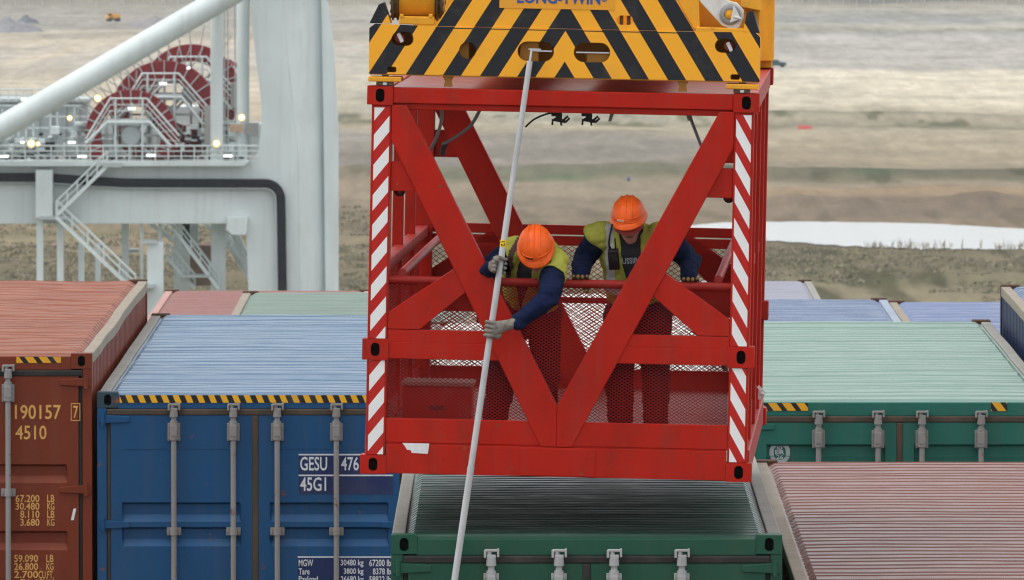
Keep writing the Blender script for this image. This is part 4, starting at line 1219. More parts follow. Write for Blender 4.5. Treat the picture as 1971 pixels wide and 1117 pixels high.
# curving haul road and pale spits at the far left
road = np.exp(-((PY - (62 - .055*(PX-0) + 10*np.sin(PX/170)))/3.2)**2)*(1-sstep(330, 470, PX))
colr = colr*(1-.7*road[...,None]) + np.array(lin((226,218,206)))*.7*road[...,None]
spit = np.exp(-((PY - (122 - .19*PX))/7)**2)*(1-sstep(120, 260, PX))*sstep(-40, 30, PX)
spit2 = np.exp(-((PY - (92 - .17*PX + 12*np.sin(PX/60)))/3.5)**2)*(1-sstep(60, 150, PX))
colr = colr*(1-.8*spit[...,None]) + np.array(lin((240,228,208)))*.8*spit[...,None]
colr = colr*(1-.5*spit2[...,None]) + np.array(lin((170,166,158)))*.5*spit2[...,None]
# low tracks: thin lighter and darker streaks along the contour
st = fbm(XX/22, YY/16, 33, 5)
colr *= (1 + .42*(st-.5))[...,None]
pn = fbm(XX/3.6, YY/38, 41, 5)
sc = sstep(.53, .70, pn)*(sstep(215,225,PY)*(1-sstep(238,246,PY))*.9 + sstep(48,54,PY)*(1-sstep(66,72,PY))*.4*wr + sstep(395,410,PY)*.35 + sstep(322,330,PY)*(1-sstep(348,358,PY))*.75 + sstep(470,485,PY)*.6 + .12)
colr = colr*(1-sc[...,None]) + colr*np.array((.45,.48,.38))*sc[...,None]
grn = np.exp(-((PY-348)/4)**2)*np.exp(-((PX-1090)/55)**2)*.6 + np.exp(-((PY-338)/4)**2)*np.exp(-((PX-1690)/70)**2)*.45
colr = colr*(1-grn[...,None]) + np.array(lin((92,128,92)))*grn[...,None]
ALB = .56
colr = np.clip(colr*ALB*np.array((1.02,.98,.90)), .005, .8)
# relief: embankments, spoil heaps, hummocks
ZZ = (fbm(XX/18, YY/45, 51, 4)-.5)*1.2*sstep(850, 1000, YY)
bank = lambda p0, w, hh: hh*np.exp(-((P2-p0)/w)**2)
ZZ += bank(72, 5, .9)*wr + bank(228, 7, .8)*wr + bank(336, 9, .8) + bank(520, 16, .7)
for (px, py, wx, wy, hh) in ((1530,392,60,9,1.2),(1660,395,40,8,.9),(1900,392,90,10,1.5),(560,330,40,12,1.5),(700,350,60,12,1.6),(1250,340,120,8,.8),(60,500,80,9,1.0),(260,470,70,10,1.0)):
    ZZ += hh*np.exp(-((PX-px)/wx)**2 - ((PY-py)/wy)**2)*(.7+.6*fbm(XX/3, YY/8, 61))
pond_m = sstep(1290, 1360, PX)*sstep(415, 428, PY)*(1-sstep(474, 486, PY))
ZZ = ZZ*(1-pond_m) - .10*pond_m
ZZ *= (YY > 880)
rows, cols = XX.shape
vs = np.stack([XX, YY, ZZ], -1).reshape(-1, 3)
idx = np.arange(rows*cols).reshape(rows, cols)
fs = np.stack([idx[:-1,:-1], idx[:-1,1:], idx[1:,1:], idx[1:,:-1]], -1).reshape(-1, 4)
me = bpy.data.meshes.new('ground'); me.from_pydata(vs.tolist(), [], fs.tolist())
at = me.color_attributes.new('soil', 'FLOAT_COLOR', 'POINT')
at.data.foreach_set('color', np.concatenate([colr.reshape(-1,3), np.ones((rows*cols,1))], 1).ravel())
me.polygons.foreach_set('use_smooth', [True]*len(me.polygons)); me.update()
gm = bpy.data.materials.new('ground_soil'); nt, N, Lk, b = nodes(gm)
va = N.new('ShaderNodeVertexColor'); va.layer_name = 'soil'
tc = N.new('ShaderNodeTexCoord').outputs['Object']
g1n = nz(nt, tc, .50, 8, .7, sc=(1,.10,1), lo=.3, hi=.7)  # mottle painted into the soil colour in place of shading on rough banks
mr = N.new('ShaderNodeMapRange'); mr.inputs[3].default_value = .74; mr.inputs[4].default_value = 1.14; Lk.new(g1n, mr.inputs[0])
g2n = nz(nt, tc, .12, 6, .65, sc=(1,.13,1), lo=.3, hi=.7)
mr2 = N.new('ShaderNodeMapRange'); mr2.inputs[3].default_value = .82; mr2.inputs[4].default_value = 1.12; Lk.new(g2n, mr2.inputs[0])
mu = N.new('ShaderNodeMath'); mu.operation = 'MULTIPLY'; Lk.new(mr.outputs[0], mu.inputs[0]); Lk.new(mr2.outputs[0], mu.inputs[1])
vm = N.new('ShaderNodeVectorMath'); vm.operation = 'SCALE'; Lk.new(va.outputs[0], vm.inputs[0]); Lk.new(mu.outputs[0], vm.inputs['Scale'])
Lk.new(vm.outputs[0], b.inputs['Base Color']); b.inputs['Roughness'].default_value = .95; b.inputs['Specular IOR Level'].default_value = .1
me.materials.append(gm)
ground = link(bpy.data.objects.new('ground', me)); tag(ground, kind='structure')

def G(px, py):
    p = W(px, py, F*H/(py+440)); d = (p - Vector((0,0,H))); return Vector((0,0,H)) + d*(H/(-d.z))
from mathutils.bvhtree import BVHTree
near = (YY > 900) & (YY < 2700)
def zg(x, y):
    hit = gbv.ray_cast(Vector((x, y, 100)), Vector((0,0,-1)))
    return hit[0].z if hit[0] is not None else 0
gbv = BVHTree.FromPolygons(vs.tolist(), fs.tolist())

# pond
wm = bpy.data.materials.new('pond_water'); nt, N, Lk, b = nodes(wm)
b.inputs['Base Color'].default_value = (.34,.35,.33,1); b.inputs['Roughness'].default_value = .14; b.inputs['IOR'].default_value = 1.7
bp = N.new('ShaderNodeBump'); bp.inputs['Strength'].default_value = .05; bp.inputs['Distance'].default_value = .05
Lk.new(nz(nt, N.new('ShaderNodeTexCoord').outputs['Object'], 1.5, 4), bp.inputs['Height']); Lk.new(bp.outputs[0], b.inputs['Normal'])
out = [(1318,440),(1332,434),(1380,429.5),(1470,427.5),(1560,427),(1700,429),(1790,431),(1900,437),(2000,443),(2100,446),(2300,448),(2300,484),(2000,481),(1900,480),(1800,479.5),(1700,477),(1600,472.5),(1540,467),(1480,464),(1400,458),(1350,450)]
edge = []
for i in range(len(out)):
    a, b2 = out[i], out[(i+1) % len(out)]; n = max(1, int(math.hypot(a[0]-b2[0], a[1]-b2[1])/9))
    for k2 in range(n):
        t = k2/n; px, py = a[0]+(b2[0]-a[0])*t, a[1]+(b2[1]-a[1])*t
        edge.append((px, py + (2.6 if py > 452 else 1.2)*mnoise.noise(Vector((px/21, py > 452, 3))) + (1.4 if py > 452 else .5)*mnoise.noise(Vector((px/6, 7, py > 452)))))
out = edge
mb = MB(); mb.add([Vector((G(*p).x, G(*p).y, .02)) for p in out], [tuple(range(len(out)))])
pond = mb.build('pond', wm); tag(pond, kind='structure')
# harbour water under the ship (hidden by the containers from here)
mb = MB(); mb.add([(-900,-250,.3),(900,-250,.3),(900,560,.3),(-900,560,.3)], [(0,1,2,3)]); tag(mb.build('water', wm), kind='structure')

# grass and scrub
rng = np.random.RandomState(4)
gv = []; gf = []; gmi = []
def clump(x, y, s, n, tall, mi):
    z = zg(x, y)
    for k2 in range(n):
        a = rng.uniform(0, math.pi); dx, dy = math.cos(a), math.sin(a)
        ox, oy = rng.normal(0, s*.35), rng.normal(0, s*.35); w = s*rng.uniform(.12,.3); hh = tall*rng.uniform(.5,1.1)
        lx, ly = rng.normal(0, hh*.25), rng.normal(0, hh*.25); b0 = len(gv)
        gv.extend([(x+ox-dx*w, y+oy-dy*w, z-.05), (x+ox+dx*w, y+oy+dy*w, z-.05), (x+ox+dx*w*.5+lx, y+oy+dy*w*.5+ly, z+hh*.75), (x+ox+lx*1.3, y+oy+ly*1.3, z+hh)])
        gf.append((b0,b0+1,b0+2,b0+3)); gmi.append(mi)
def scatter(n, px0, px1, py0, py1, s, nb, tall, seed, thr):
    for i in range(n):
        px = rng.uniform(px0, px1); py = rng.uniform(py0, py1); g = G(px, py)
        d = float(fbm(np.array([g.x/9]), np.array([g.y/16]), seed)[0])
        if d < thr: continue
        clump(g.x, g.y, s*rng.uniform(.6,1.5), nb, tall*rng.uniform(.5,1.4), rng.choice([0,0,1,2]))
scatter(7000, -40, 2010, 476, 580, 1.0, 4, .24, 71, .44)
scatter(3500, -40, 720, 395, 560, 1.0, 4, .28, 72, .46)
scatter(330, 1330, 2010, 472, 486, .3, 3, .8, 75, .45)
gme = bpy.data.meshes.new('grass'); gme.from_pydata(gv, [], gf)
for c in ((.26,.235,.16),(.20,.195,.125),(.33,.285,.205)): gme.materials.append(paint('scrub', c, .9, dirt_amt=0, scale=.3, bump=0, spec=.1))
gme.polygons.foreach_set('material_index', gmi); gme.update()
tag(link(bpy.data.objects.new('grass', gme)), 'dry grass and low scrub in patches on the sand', 'grass', kind='stuff')

# ------------------------------------------------------------------ far things on the flats
def pile(px, py, wpx, hpx, label, col, seed):
    g = G(px, py); s = g.y/F; w = wpx*s; hh = hpx*s
    root_z = zg(g.x, g.y); n = 40; mb = MB(); vs = []; fs = []
    for i in range(n+1):
        for j in range(n+1):
            x = (i/n-.5)*2; y = (j/n-.5)*2; r = math.hypot(x, y)
            z = max(0, 1-r)**.8*(.75+.5*mnoise.noise(Vector((x*2.1+seed, y*2.1, seed)))) + .10*mnoise.noise(Vector((x*7, y*7, seed*2)))*(r < 1)
            vs.append((x*w/2, y*w*.45, z*hh - .1))
    for i in range(n):
        for j in range(n): a = i*(n+1)+j; fs.append((a, a+n+1, a+n+2, a+1))
    mb.add(vs, fs, 0, True)
    o = mb.build('gravel_pile', paint('gravel_heap', col, .9, dirt=tuple(c*.6 for c in col), dirt_amt=.7, scale=.25, spec=.1), loc=(g.x, g.y, root_z))
    return tag(o, label, 'gravel pile', 'spoil heaps on the flats')
pile(300, 50, 120, 32, 'long grey spoil heap beside the orange dump truck', (.27,.26,.26), 1)
pile(22, 60, 130, 36, 'broad grey spoil heap with a smaller dark heap just beyond it', (.26,.26,.27), 5)
pile(52, 46, 50, 20, 'small dark heap just beyond the broad grey spoil heap', (.17,.18,.20), 8)

def vehicle(name, label, cat, px, py, Lm, Wm, Hm, col, rot=0, kind='car'):
    g = G(px, py); root = empty(name, (g.x, g.y, zg(g.x, g.y)+.02)); root.rotation_euler.z = math.radians(rot)
    tag(root, label, cat)
    pm = paint(name+'_paint', col, .35, dirt_amt=.3); gl = plain(name+'_glass', (.03,.04,.045), .15)
    mb = MB()
    if kind == 'car':
        mb.prism([(-Lm/2,.28),(Lm/2,.28),(Lm/2,.28+.42*Hm),(Lm*.30,.28+.46*Hm),(-Lm*.5,.28+.46*Hm)], -Wm/2, Wm/2); bdy = mb.build('body', pm, root, bevel=.06)
        mb = MB(); mb.prism([(-Lm*.44,.28+.46*Hm),(Lm*.22,.28+.46*Hm),(Lm*.06,Hm-.06),(-Lm*.34,Hm-.06)], -Wm/2+.1, Wm/2-.1); mb.build('window', gl, root, bevel=.04)
        mb = MB(); mb.prism([(-Lm*.35,Hm-.058),(Lm*.07,Hm-.058),(Lm*.05,Hm),(-Lm*.33,Hm)], -Wm/2+.1, Wm/2-.1); mb.build('roof', pm, root, bevel=.03)
    else:
        mb.box(-Lm/2, Lm*.18, -Wm/2, Wm/2, .55*Hm, .62*Hm); mb.prism([(-Lm*.5,.45*Hm),(Lm*.12,.32*Hm),(Lm*.18,.9*Hm),(-Lm*.52,.80*Hm)], -Wm/2, Wm/2); mb.build('tipper_body', pm, root, bevel=.05)
        mb = MB(); mb.box(-Lm*.45, Lm*.5, -Wm*.3, Wm*.3, .2*Hm, .32*Hm); mb.build('chassis', M['dark'], root)
        mb = MB(); mb.prism([(Lm*.2,.25*Hm),(Lm*.5,.25*Hm),(Lm*.5,.6*Hm),(Lm*.42,Hm),(Lm*.2,Hm)], -Wm*.42, Wm*.42); mb.build('cab', pm, root, bevel=.05)
        mb = MB(); mb.box(Lm*.25, Lm*.46, -Wm*.43, Wm*.43, .66*Hm, .92*Hm); mb.build('window', gl, root)
    for sx in (-.32, .32):
        for sy in (-1, 1):
            mb = MB(); r = .33 if kind == 'car' else .3*Hm*.8
            mb.lathe([(0,-.12),(r*.9,-.12),(r,-.06),(r,.06),(r*.9,.12),(0,.12)], (sx*Lm, sy*(Wm/2-.12), r), 'y', 18); mb.build('wheel', M['dark'], root)
    return root
vehicle('dump_truck', 'small orange dump truck parked beside the long grey spoil heap', 'dump truck', 218, 43, 2.7, 1.7, 1.75, (.75,.36,.06), 200, 'truck')
vehicle('parked_car', 'dark teal car on the pale track beside the spreader', 'car', 1494, 130, 3.2, 1.6, 1.25, (.03,.09,.10), 8)
vehicle('parked_car', 'red car seen between the posts of the harbour crane', 'car', 442, 132, 3.6, 1.7, 1.4, (.38,.02,.03), 5)
g = G(1549, 249); o = MB(); o.hexa([(-1,-.25,0),(1,-.25,0),(1,.25,0),(-1,.25,0),(-1,-.1,.5),(1,-.1,.5),(1,.1,.5),(-1,.1,.5)])
bar = o.build('road_barrier', paint('barrier_red', (.62,.12,.11), .6, dirt_amt=.3), loc=(g.x, g.y, zg(g.x, g.y)), bevel=.05); tag(bar, 'low faded red road barrier on the sand', 'barrier')
g = G(1210, 352); root = empty('oil_drum', (g.x, g.y, zg(g.x, g.y))); root.scale = (.62,.62,.5); tag(root, 'small blue drum at the edge of the scrub', 'drum')
mb = MB(); mb.lathe([(0,0),(.29,0),(.29,.25),(.305,.28),(.29,.31),(.29,.55),(.305,.58),(.29,.61),(.29,.85),(0,.85)], (0,0,0), 'z', 20); mb.build('body', paint('drum_blue', (.06,.14,.38), .5), root)
mb = MB(); mb.lathe([(.27,.85),(.30,.85),(.30,.88),(.27,.88)], (0,0,0), 'z', 20); mb.build('rim', M['galv'], root)
# post and rail fence along the far side
root = empty('boundary_fence', (0, G(1000, 11).y, 0)); tag(root, 'long pale post and rail fence across the far side of the flats', 'fence')
y0 = root.location.y; post = None
for i in range(78):
    x = -112 + 2.9*i
    if post is None:
        mb = MB(); mb.box(-.10, .10, -.1, .1, -.5, 1.35); post = mb.build('post', paint('fence_post', (.55,.53,.48), .8), root); o = post
    else: o = post.copy(); COL.objects.link(o); o.parent = root
    o.location = (x, 0, zg(x, y0))
mb = MB()
for zz in (.35, .75, 1.15): mb.box(-113, 113, .1, .16, zz, zz+.13); mb.cut()
mb.build_pieces('rail', paint('fence_rail', (.40,.385,.34), .8), root)

# ------------------------------------------------------------------ harbour crane on the quay
YC = 620.0
cwht = paint('crane_white', (.68,.755,.75), .5, dirt=(.5,.53,.52), dirt_amt=.4, scale=.25, streak=.12)
cgry = paint('crane_grey', (.48,.53,.53), .55, dirt=(.36,.37,.36), dirt_amt=.5, scale=.3)
cdark = paint('cable_track_black', (.008,.010,.014), .6, dirt=(.06,.06,.065), dirt_amt=.3, scale=1)
cred = paint('reel_red', (.25,.020,.024), .6, dirt=(.14,.03,.03), dirt_amt=.5, scale=.6)
cb = W(560, 0, YC); cb.z = 0
crane = empty('harbour_crane', cb)
tag(crane, 'white harbour crane leg and portal beam with dark red cable reels on its deck', 'harbour crane')
def C(px, py, dy=0): return W(px, py, YC) - cb + Vector((0, dy, 0))
def cpoly(pts, y0, y1, name, mat, mb=None):
    m2 = mb or MB(); m2.prism([(C(*p).x, C(*p).z) for p in pts], y0, y1)
    return m2.build(name, mat, crane, bevel=.03) if mb is None else None
def cbox(mb, px0, py0, px1, py1, y0, y1):
    a = C(px0, py1); b = C(px1, py0); mb.box(a.x, b.x, y0, y1, a.z, b.z)
def ctube(mb, pts, r, n=8): mb.tube([C(*p) for p in pts], r, n)
cpoly([(-80,319),(440,319),(470,316),(487,308),(497,292),(502,251),(503.6,215),(499,160),(493,115),(484,30),(478,-60),(541,-60),(545,0),(557,143),(573,283),(577,560),(585,1233),(492,1233),(478,560),(474,450),(470,431),(-80,431)], 0, 3.2, 'portal_frame', cwht)
mb = MB(); rowsC = [(-60,541,612,618),(0,545,617,628),(93,552,619,641),(215,565,621,648.5),(287,573.2,622,650),(560,577.2,625,650),(1233,585.2,634,652)]
vs = []; fs = []
for (py, a, c2, d) in rowsC:
    vs += [C(a, py, .0), C(a+(c2-a)*.42, py, .75), C(c2, py, 1.7), C(c2+.5, py, 1.2), C(d, py, 1.25), C(d, py, 3.2), C(a, py, 3.19)]
for i in range(len(rowsC)-1):
    for j in range(7): q2 = (j+1) % 7; fs.append((7*i+j, 7*i+q2, 7*i+7+q2, 7*i+7+j))
mb.add(vs, fs); mb.build('leg_flank', cwht, crane)
cpoly([(-80,309),(482,309),(470,319),(-80,319)], -1.1, 3.0, 'deck', cwht)
# black cable track
tr = [(-80,342),(68,342.5),(104,344),(190,350),(240,353),(511,354)]
for k2 in range(1, 9): a = math.radians(90*k2/8); tr.append((511 + 29*math.sin(a), 354 + 30*(1-math.cos(a))))
tr += [(541,430),(543,560),(548,1233)]
mb = MB(); vs = []; fs = []
T = [C(*p) for p in tr]
for i, p in enumerate(T):
    t = (T[min(i+1,len(T)-1)] - T[max(i-1,0)]).normalized(); nrm = Vector((-t.z, 0, t.x))*.28
    vs += [p+nrm+Vector((0,-.45,0)), p-nrm+Vector((0,-.45,0)), p-nrm+Vector((0,.02,0)), p+nrm+Vector((0,.02,0))]
for i in range(len(T)-1):
    for j in range(4): q2 = (j+1) % 4; fs.append((4*i+j, 4*i+q2, 4*i+4+q2, 4*i+4+j))
fs += [(0,1,2,3), tuple(4*(len(T)-1)+j for j in (3,2,1,0))]
mb.add(vs, fs); ct = mb.build('cable_track', cdark, crane, bevel=.05)
mb = MB(); vs = []
for off, yy in ((-.26,-.46),):
    pts = []
    for i, p in enumerate(T):
        t = (T[min(i+1,len(T)-1)] - T[max(i-1,0)]).normalized(); pts.append(p + Vector((-t.z,0,t.x))*off + Vector((0,yy,0)))
    mb.tube(pts, .03, 6)
mb.build('track_edge', cgry, ct)
# big diagonal tube and two uprights
mb = MB(); mb.tube([C(-90,300,-2.2), C(520,-56,-2.2)], .69, 32); mb.build('diagonal_tube', cwht, crane)
mb = MB(); mb.tube([C(418,-60,-.5), C(418,309,-.5)], .37, 20); mb.build('upright', cwht, crane)
mb = MB(); mb.tube([C(467,-60,1.5), C(466,309,1.5)], .36, 20); mb.build('upright', cwht, crane)
mb = MB()
for px in (432, 438, 452): mb.tube([C(px,-60,0), C(px+1,300,0)], .035, 6); mb.cut()
mb.build_pieces('cable', cgry, crane)
cpoly([(437,418),(478,418),(474,452),(446,452),(437,440)], -.5, .02, 'control_cabinet', cwht)
# cable reels: three dark red wheels, each with spokes and a hand-railed frame in front
def reel(cx, cy, R, dy, spk, a0, a1):
    c = C(cx, cy, dy); s = YC/F
    mb = MB(); n = 64; vs = []; fs = []
    ro, ri = R*s, R*s*.66
    for i in range(n):
        w = 2*math.pi*i/n; u = Vector((math.cos(w), 0, math.sin(w)))
        vs += [c+u*ro+Vector((0,-.5,0)), c+u*ro+Vector((0,.5,0)), c+u*ri+Vector((0,.5,0)), c+u*ri+Vector((0,-.48,0))]
    for i in range(n):
        q2 = (i+1) % n
        for j in range(4): k2 = (j+1) % 4; fs.append((4*i+j, 4*i+k2, 4*q2+k2, 4*q2+j))
    mb.add(vs, fs, 0, False); rl = mb.build('cable_reel', cred, crane)
    mb = MB()
    for i in range(26):
        w = 2*math.pi*(i+.5)/26; u = Vector((math.cos(w), 0, math.sin(w))); mb.tube([c+u*ri*.98+Vector((0,-.55,0)), c+u*ro*1.01+Vector((0,-.55,0))], .035, 6)
    mb.tube([c+Vector((0,-.6,0)), c+Vector((0,.6,0))], .55, 20)
    for i in range(8):
        w = 2*math.pi*i/8; u = Vector((math.cos(w), 0, math.sin(w))); mb.tube([c+Vector((0,-.2,0)), c+u*ri+Vector((0,-.2,0))], .07, 6)
    mb.build('reel_spoke', cgry, rl)
    mb = MB()
    for i in range(spk):
        w = math.radians(a0 + (a1-a0)*i/(spk-1)); u = Vector((math.cos(w), 0, math.sin(w)))
        mb.tube([c+u*ro*1.0+Vector((0,.3,0)), c+u*ro*1.42+Vector((0,.0,0))], .032, 6)
    mb.build('wire_guide', cgry, rl)
    return rl
reel(362, 186, 96, 5.6, 11, 55, 175); reel(313, 224, 104, 3.4, 15, 60, 185); reel(251, 262, 88, 1.3, 15, 85, 190)
# railed frames in front of the reels
mb = MB()
for (dx, dyp, dy) in ((0,0,.2),(59,-46,2.5),(110,-76,4.8)):
    for (off, r) in ((0,.06),(12,.035),(24,.035)):
        pts = [(165+dx,268+dyp+off*.9),(212+dx,190+dyp+off),(282+dx,190+dyp+off),(345+dx,262+dyp+off*.9)]
        mb.tube([C(*p, dy) for p in pts], r, 6)
    for px in (222, 274): mb.tube([C(px+dx,190+dyp,dy), C(px+dx,280+dyp*.3,dy)], .07, 6)
    mb.tube([C(165+dx,276+dyp,dy), C(206+dx,236+dyp,dy), C(288+dx,236+dyp,dy), C(330+dx,284+dyp*.9,dy)], .10, 6)
    a = C(206+dx,242+dyp); b = C(288+dx,230+dyp); mb.box(a.x, b.x, dy+.1, dy+.9, a.z, b.z); mb.cut()
mb.build_pieces('reel_platform', cwht, crane)
# machinery and cabinets behind the deck railing
rr = random.Random(12)
mbs = {0: MB(), 1: MB(), 2: MB()}
for i in range(150):
    px = rr.uniform(-30, 470); top = max(180, 268 - .30*max(0, px-40) if px < 300 else 235) + rr.uniform(-6, 48)
    w = rr.choice([6,9,12,16,26]); hgt = rr.choice([3,5,8,14]); k2 = rr.choice([0,0,0,1,1,2])
    if px > 160 and px < 350 and top < 262: continue
    cbox(mbs[k2], px, top, px+w, top+hgt, rr.uniform(.9, 2.5), rr.uniform(2.6, 3.4))
for i in range(26):
    px = rr.uniform(-30, 480); cbox(mbs[0], px, 205 + rr.uniform(0,30), px+2.2, 309, 2.4, 2.5)
for py in (186, 205, 226, 248, 268, 288): cbox(mbs[0], -60, py, rr.uniform(150,180), py+2.2, 2.4, 2.5)
for py in (238, 262, 288): cbox(mbs[0], 400, py, 500, py+2.2, 1.4, 1.5)
for k2, m2 in ((0, cwht), (1, cgry), (2, cdark)): tag(mbs[k2].build('machinery', m2, crane), kind='stuff')
mb = MB(); cbox(mb, 232, 246, 264, 280, .8, 2.0); mb.cut(); cbox(mb, 392, 205, 412, 278, 1.0, 2.0); mb.cut(); cbox(mb, 442, 162, 458, 210, 2.0, 3.0); mb.cut(); cbox(mb, 474, 238, 496, 260, .6, 1.2); mb.build_pieces('electric_cabinet', paint('cabinet_beige', (.36,.35,.33), .6, scale=.4), crane)
mb = MB(); cbox(mb, 442, 240, 466, 255, .6, .8); mb.build('work_light_panel', paint('panel_peach', (.62,.40,.24), .6), crane)
mb = MB()                                   # deck railings
for (py, r) in ((280,.05),(290,.035),(300,.035)): mb.tube([C(-60,py,-1.0), C(498,py,-1.0)], r, 6)
for i in range(22): px = -50 + 25*i; mb.tube([C(px,279,-1.0), C(px,312,-1.0)], .045, 6)
mb.cut()
for (py, r) in ((176,.04),(186,.03)): mb.tube([C(-60,py,4), C(150,py,4)], r, 6)
for i in range(14): px = -50 + 15*i; mb.tube([C(px,175,4), C(px,200,4)], .03, 6)
mb.build_pieces('deck_railing', cwht, crane)
mb = MB()
for i in range(34): px = -50 + 15.5*i + rr.uniform(-3,3); cbox(mb, px, 301, px+rr.uniform(5,12), 306, -.2, .3)
tag(mb.build('deck_opening', cdark, crane), kind='stuff')
# stairs: landing, flight down across the beam, flight below it
mb = MB()
cbox(mb, 71, 326, 103, 418, -1.4, -.5)
mb.build('stair_landing', cwht, crane)
mb = MB()
def flight(x0, y0, x1, y1, dy, rail=27, treads=True):
    for d2 in (0, .8):
        mb.bar(C(x0,y0,dy+d2), C(x1,y1,dy+d2), .06, .20); mb.tube([C(x0,y0-rail,dy+d2), C(x1,y1-rail,dy+d2)], .05, 6); mb.tube([C(x0,y0-rail*.55,dy+d2), C(x1,y1-rail*.55,dy+d2)], .035, 6)
        for k2 in range(6):
            t = k2/5; mb.tube([C(x0+(x1-x0)*t, y0+(y1-y0)*t, dy+d2), C(x0+(x1-x0)*t, y0+(y1-y0)*t-rail, dy+d2)], .04, 6)
    n = max(4, int(abs(y1-y0)/8))
    for k2 in range(n): t = (k2+.5)/n; p = C(x0+(x1-x0)*t, y0+(y1-y0)*t, dy); mb.box(p.x-.14, p.x+.14, p.y+.03, p.y+.77, p.z-.02, p.z+.02)
    mb.cut()
flight(208, 318, 112, 412, -1.5); flight(110, 416, 262, 560, -1.5, 32); flight(330, 440, 420, 560, 1.6); flight(430, 430, 480, 540, 4.5); flight(268, 424, 330, 470, 4.0); flight(372, 424, 470, 520, 6.8); flight(318, 500, 372, 560, 2.6); flight(424, 470, 478, 556, 7.6, 20)
mb.build_pieces('stair', cwht, crane)
mb = MB()
cbox(mb, 78, 414, 132, 421, -1.5, -.3); mb.cut(); cbox(mb, 200, 312, 236, 320, -1.6, -.4); mb.cut(); cbox(mb, 240, 545, 300, 552, -1.6, -.3); mb.cut(); cbox(mb, 345, 532, 402, 537, 1.5, 3)
mb.build_pieces('stair_platform', cgry, crane)
mb = MB()
for (px, w, y0, dy) in ((73,11,400,-.8),(112,11,418,-.6),(152,10,455,0),(184,9,470,.4),(232,12,431,3),(270,4,425,1),(304,6,425,1.5),(405,27,431,2.2),(330,30,428,5),(285,30,465,-.7)):
    cbox(mb, px, y0, px+w, 1233, dy, dy+.5); mb.cut()
mb.build_pieces('support_column', cwht, crane)
mb = MB(); cbox(mb, 342, 482, 404, 560, 6, 9); mb.build('motor_house', paint('motor_brown', (.26,.17,.13), .7), crane)
mb = MB(); cbox(mb, -80, 204, 158, 309, 8.0, 12.0); cbox(mb, -80, 198, 164, 205, 7.7, 12.2)
for i in range(9): cbox(mb, -70+26*i, 212, -67+26*i, 309, 7.8, 7.99)
mb.build('machinery_house', cgry, crane, bevel=.03)
mb = MB(); cbox(mb, 158.5, 248, 505, 309, 8.2, 12.0); cbox(mb, 330, 214, 470, 247.5, 8.4, 12.0)
for i in range(13): cbox(mb, 165+26*i, 254, 168+26*i, 309, 8.0, 8.19)
mb.build('machinery_house', cwht, crane, bevel=.03)
mb = MB(); cbox(mb, 346, 431, 376, 482, 5.0, 6.5); cbox(mb, 272, 462, 303, 468, -.9, .2); mb.cut(); cbox(mb, 236, 486, 262, 492, 3.6, 5.2); mb.build_pieces('cable_cabinet', cgry, crane)
# lamps that are lit
warm = plain('lamp_warm', (1,.9,.75), .4, emit=(1,.62,.26), estr=2.6); cool = plain('lamp_cool', (1,1,1), .4, emit=(.95,1,.98), estr=1.6)
for (px, py, r) in ((190,188,8.5),(62,275,9),(75,276,5),(466,225,8),(418,275,8.5),(136,226,6)):
    c = C(px, py, -1.3); mb = MB()
    mb.lathe([(0,-.05),(r*.018,-.05),(r*.020,.02),(r*.016,.12),(0,.12)], c, 'y', 16); lamp = mb.build('flood_lamp', warm, crane)
    mb = MB(); mb.tube([c+Vector((0,.12,0)), c+Vector((0,.3,-.1)), c+Vector((0,1.2,-.3))], .04, 6); mb.lathe([(r*.030,.03),(r*.030,.10),(r*.018,.16)], c, 'y', 16); mb.build('lamp_bracket', cgry, lamp)
for (px, py, w) in ((255,208,11),(315,160,11),(140,273,11),(45,273,6),(364,130,5),(160,300,13),(292,298,14),(440,299,13),(10,300,13),(48,190,8)):
    c = C(px, py, -1.25); mb = MB(); ww = w*.019
    mb.tube([c-Vector((ww,0,0)), c+Vector((ww,0,0))], .062, 10); lamp = mb.build('strip_lamp', cool, crane)
    mb = MB(); mb.box(c.x-ww-.06, c.x+ww+.06, c.y-.1, c.y+.16, c.z+.088, c.z+.13); mb.tube([c+Vector((0,.1,.1)), c+Vector((0,1.1,.3))], .03, 6); mb.build('lamp_hood', cgry, lamp)

# ------------------------------------------------------------------ daylight
CLO, CHI = 8.2, 10.5
w = bpy.data.worlds.new('World'); SC.world = w; w.use_nodes = True
nt = w.node_tree; sky = nt.nodes.new('ShaderNodeTexSky'); sky.sky_type = 'NISHITA'; sky.sun_disc = False
EL, AZ = math.radians(58), math.radians(-75)      # soft high sun behind thin cloud, to the left
sky.sun_elevation = EL; sky.sun_rotation = math.pi - AZ*-1
sky.air_density = 1.0; sky.dust_density = 6.0; sky.ozone_density = 1.0; sky.altitude = 0
bg = nt.nodes['Background']
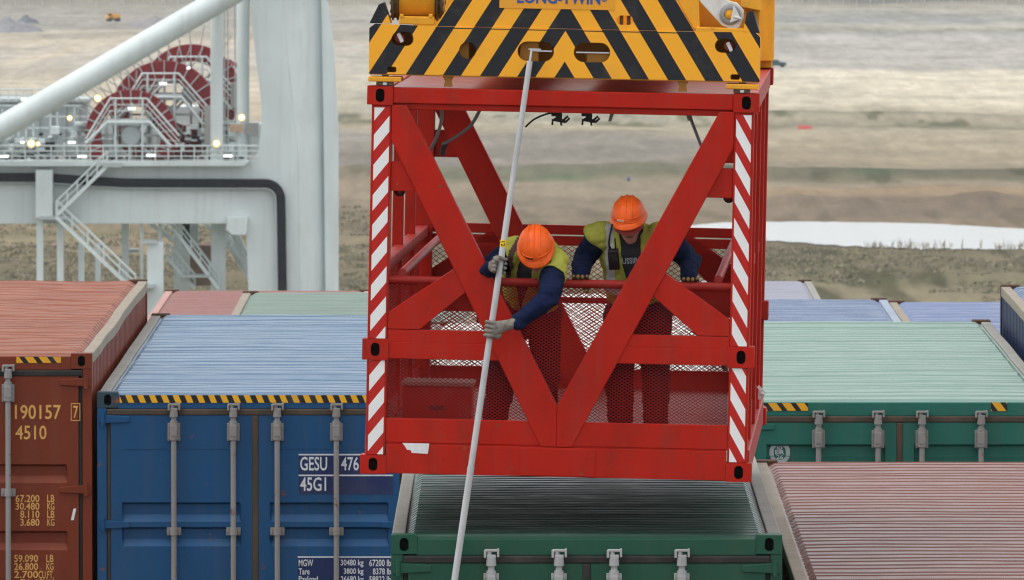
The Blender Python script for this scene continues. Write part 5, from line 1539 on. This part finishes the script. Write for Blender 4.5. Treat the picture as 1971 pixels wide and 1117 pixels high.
# overcast: a bright cloud layer, brighter overhead, covers most of the sky
tcw = nt.nodes.new('ShaderNodeTexCoord'); spw = nt.nodes.new('ShaderNodeSeparateXYZ'); nt.links.new(tcw.outputs['Generated'], spw.inputs[0])
mrw = nt.nodes.new('ShaderNodeMapRange'); mrw.inputs[1].default_value = 0; mrw.inputs[2].default_value = 1; mrw.inputs[3].default_value = CLO; mrw.inputs[4].default_value = CHI
nt.links.new(spw.outputs[2], mrw.inputs[0])
cw = nt.nodes.new('ShaderNodeVectorMath'); cw.operation = 'SCALE'; cw.inputs[0].default_value = (.97, 1.0, 1.03); nt.links.new(mrw.outputs[0], cw.inputs['Scale'])
nt.links.new(mixc(nt, .82, sky.outputs[0], cw.outputs[0]), bg.inputs[0]); bg.inputs[1].default_value = .12
sd = bpy.data.lights.new('sun', 'SUN'); sd.energy = 1.6; sd.angle = math.radians(30); sd.color = (1, .96, .90)
so = bpy.data.objects.new('sun', sd); COL.objects.link(so)
sundir = Vector((math.sin(AZ)*math.cos(EL), -math.cos(AZ)*math.cos(EL), math.sin(EL)))
so.rotation_euler = sundir.to_track_quat('Z', 'Y').to_euler(); so.location = (0, 0, 120)
vs_ = SC.view_settings; SC.display_settings.display_device = 'sRGB'
vs_.view_transform = 'Standard'; vs_.look = 'None'; vs_.exposure = 0.16; vs_.gamma = 1; vs_.use_curve_mapping = False
SC.cycles.use_denoising = True; SC.cycles.filter_width = 1.2; SC.cycles.use_adaptive_sampling = False
SC.cycles.max_bounces = 6; SC.cycles.diffuse_bounces = 3; SC.cycles.glossy_bounces = 4; SC.cycles.sample_clamp_indirect = 8
SC.render.film_transparent = False
if HAZE:
    hm = bpy.data.materials.new('haze_air'); hm.use_nodes = True; nt = hm.node_tree
    for n in list(nt.nodes):
        if n.type != 'OUTPUT_MATERIAL': nt.nodes.remove(n)
    pv = nt.nodes.new('ShaderNodeVolumePrincipled'); pv.inputs['Color'].default_value = (.93,.96,1,1); pv.inputs['Density'].default_value = HAZE; pv.inputs['Anisotropy'].default_value = .2
    nt.links.new(pv.outputs[0], [n for n in nt.nodes if n.type == 'OUTPUT_MATERIAL'][0].inputs['Volume'])
    mb = MB(); mb.box(-31000*15000/F*1.02, 31000*15000/F*1.02, -400, 15000, -1.5, 56); hz_o = mb.build('haze', hm); tag(hz_o, kind='stuff')
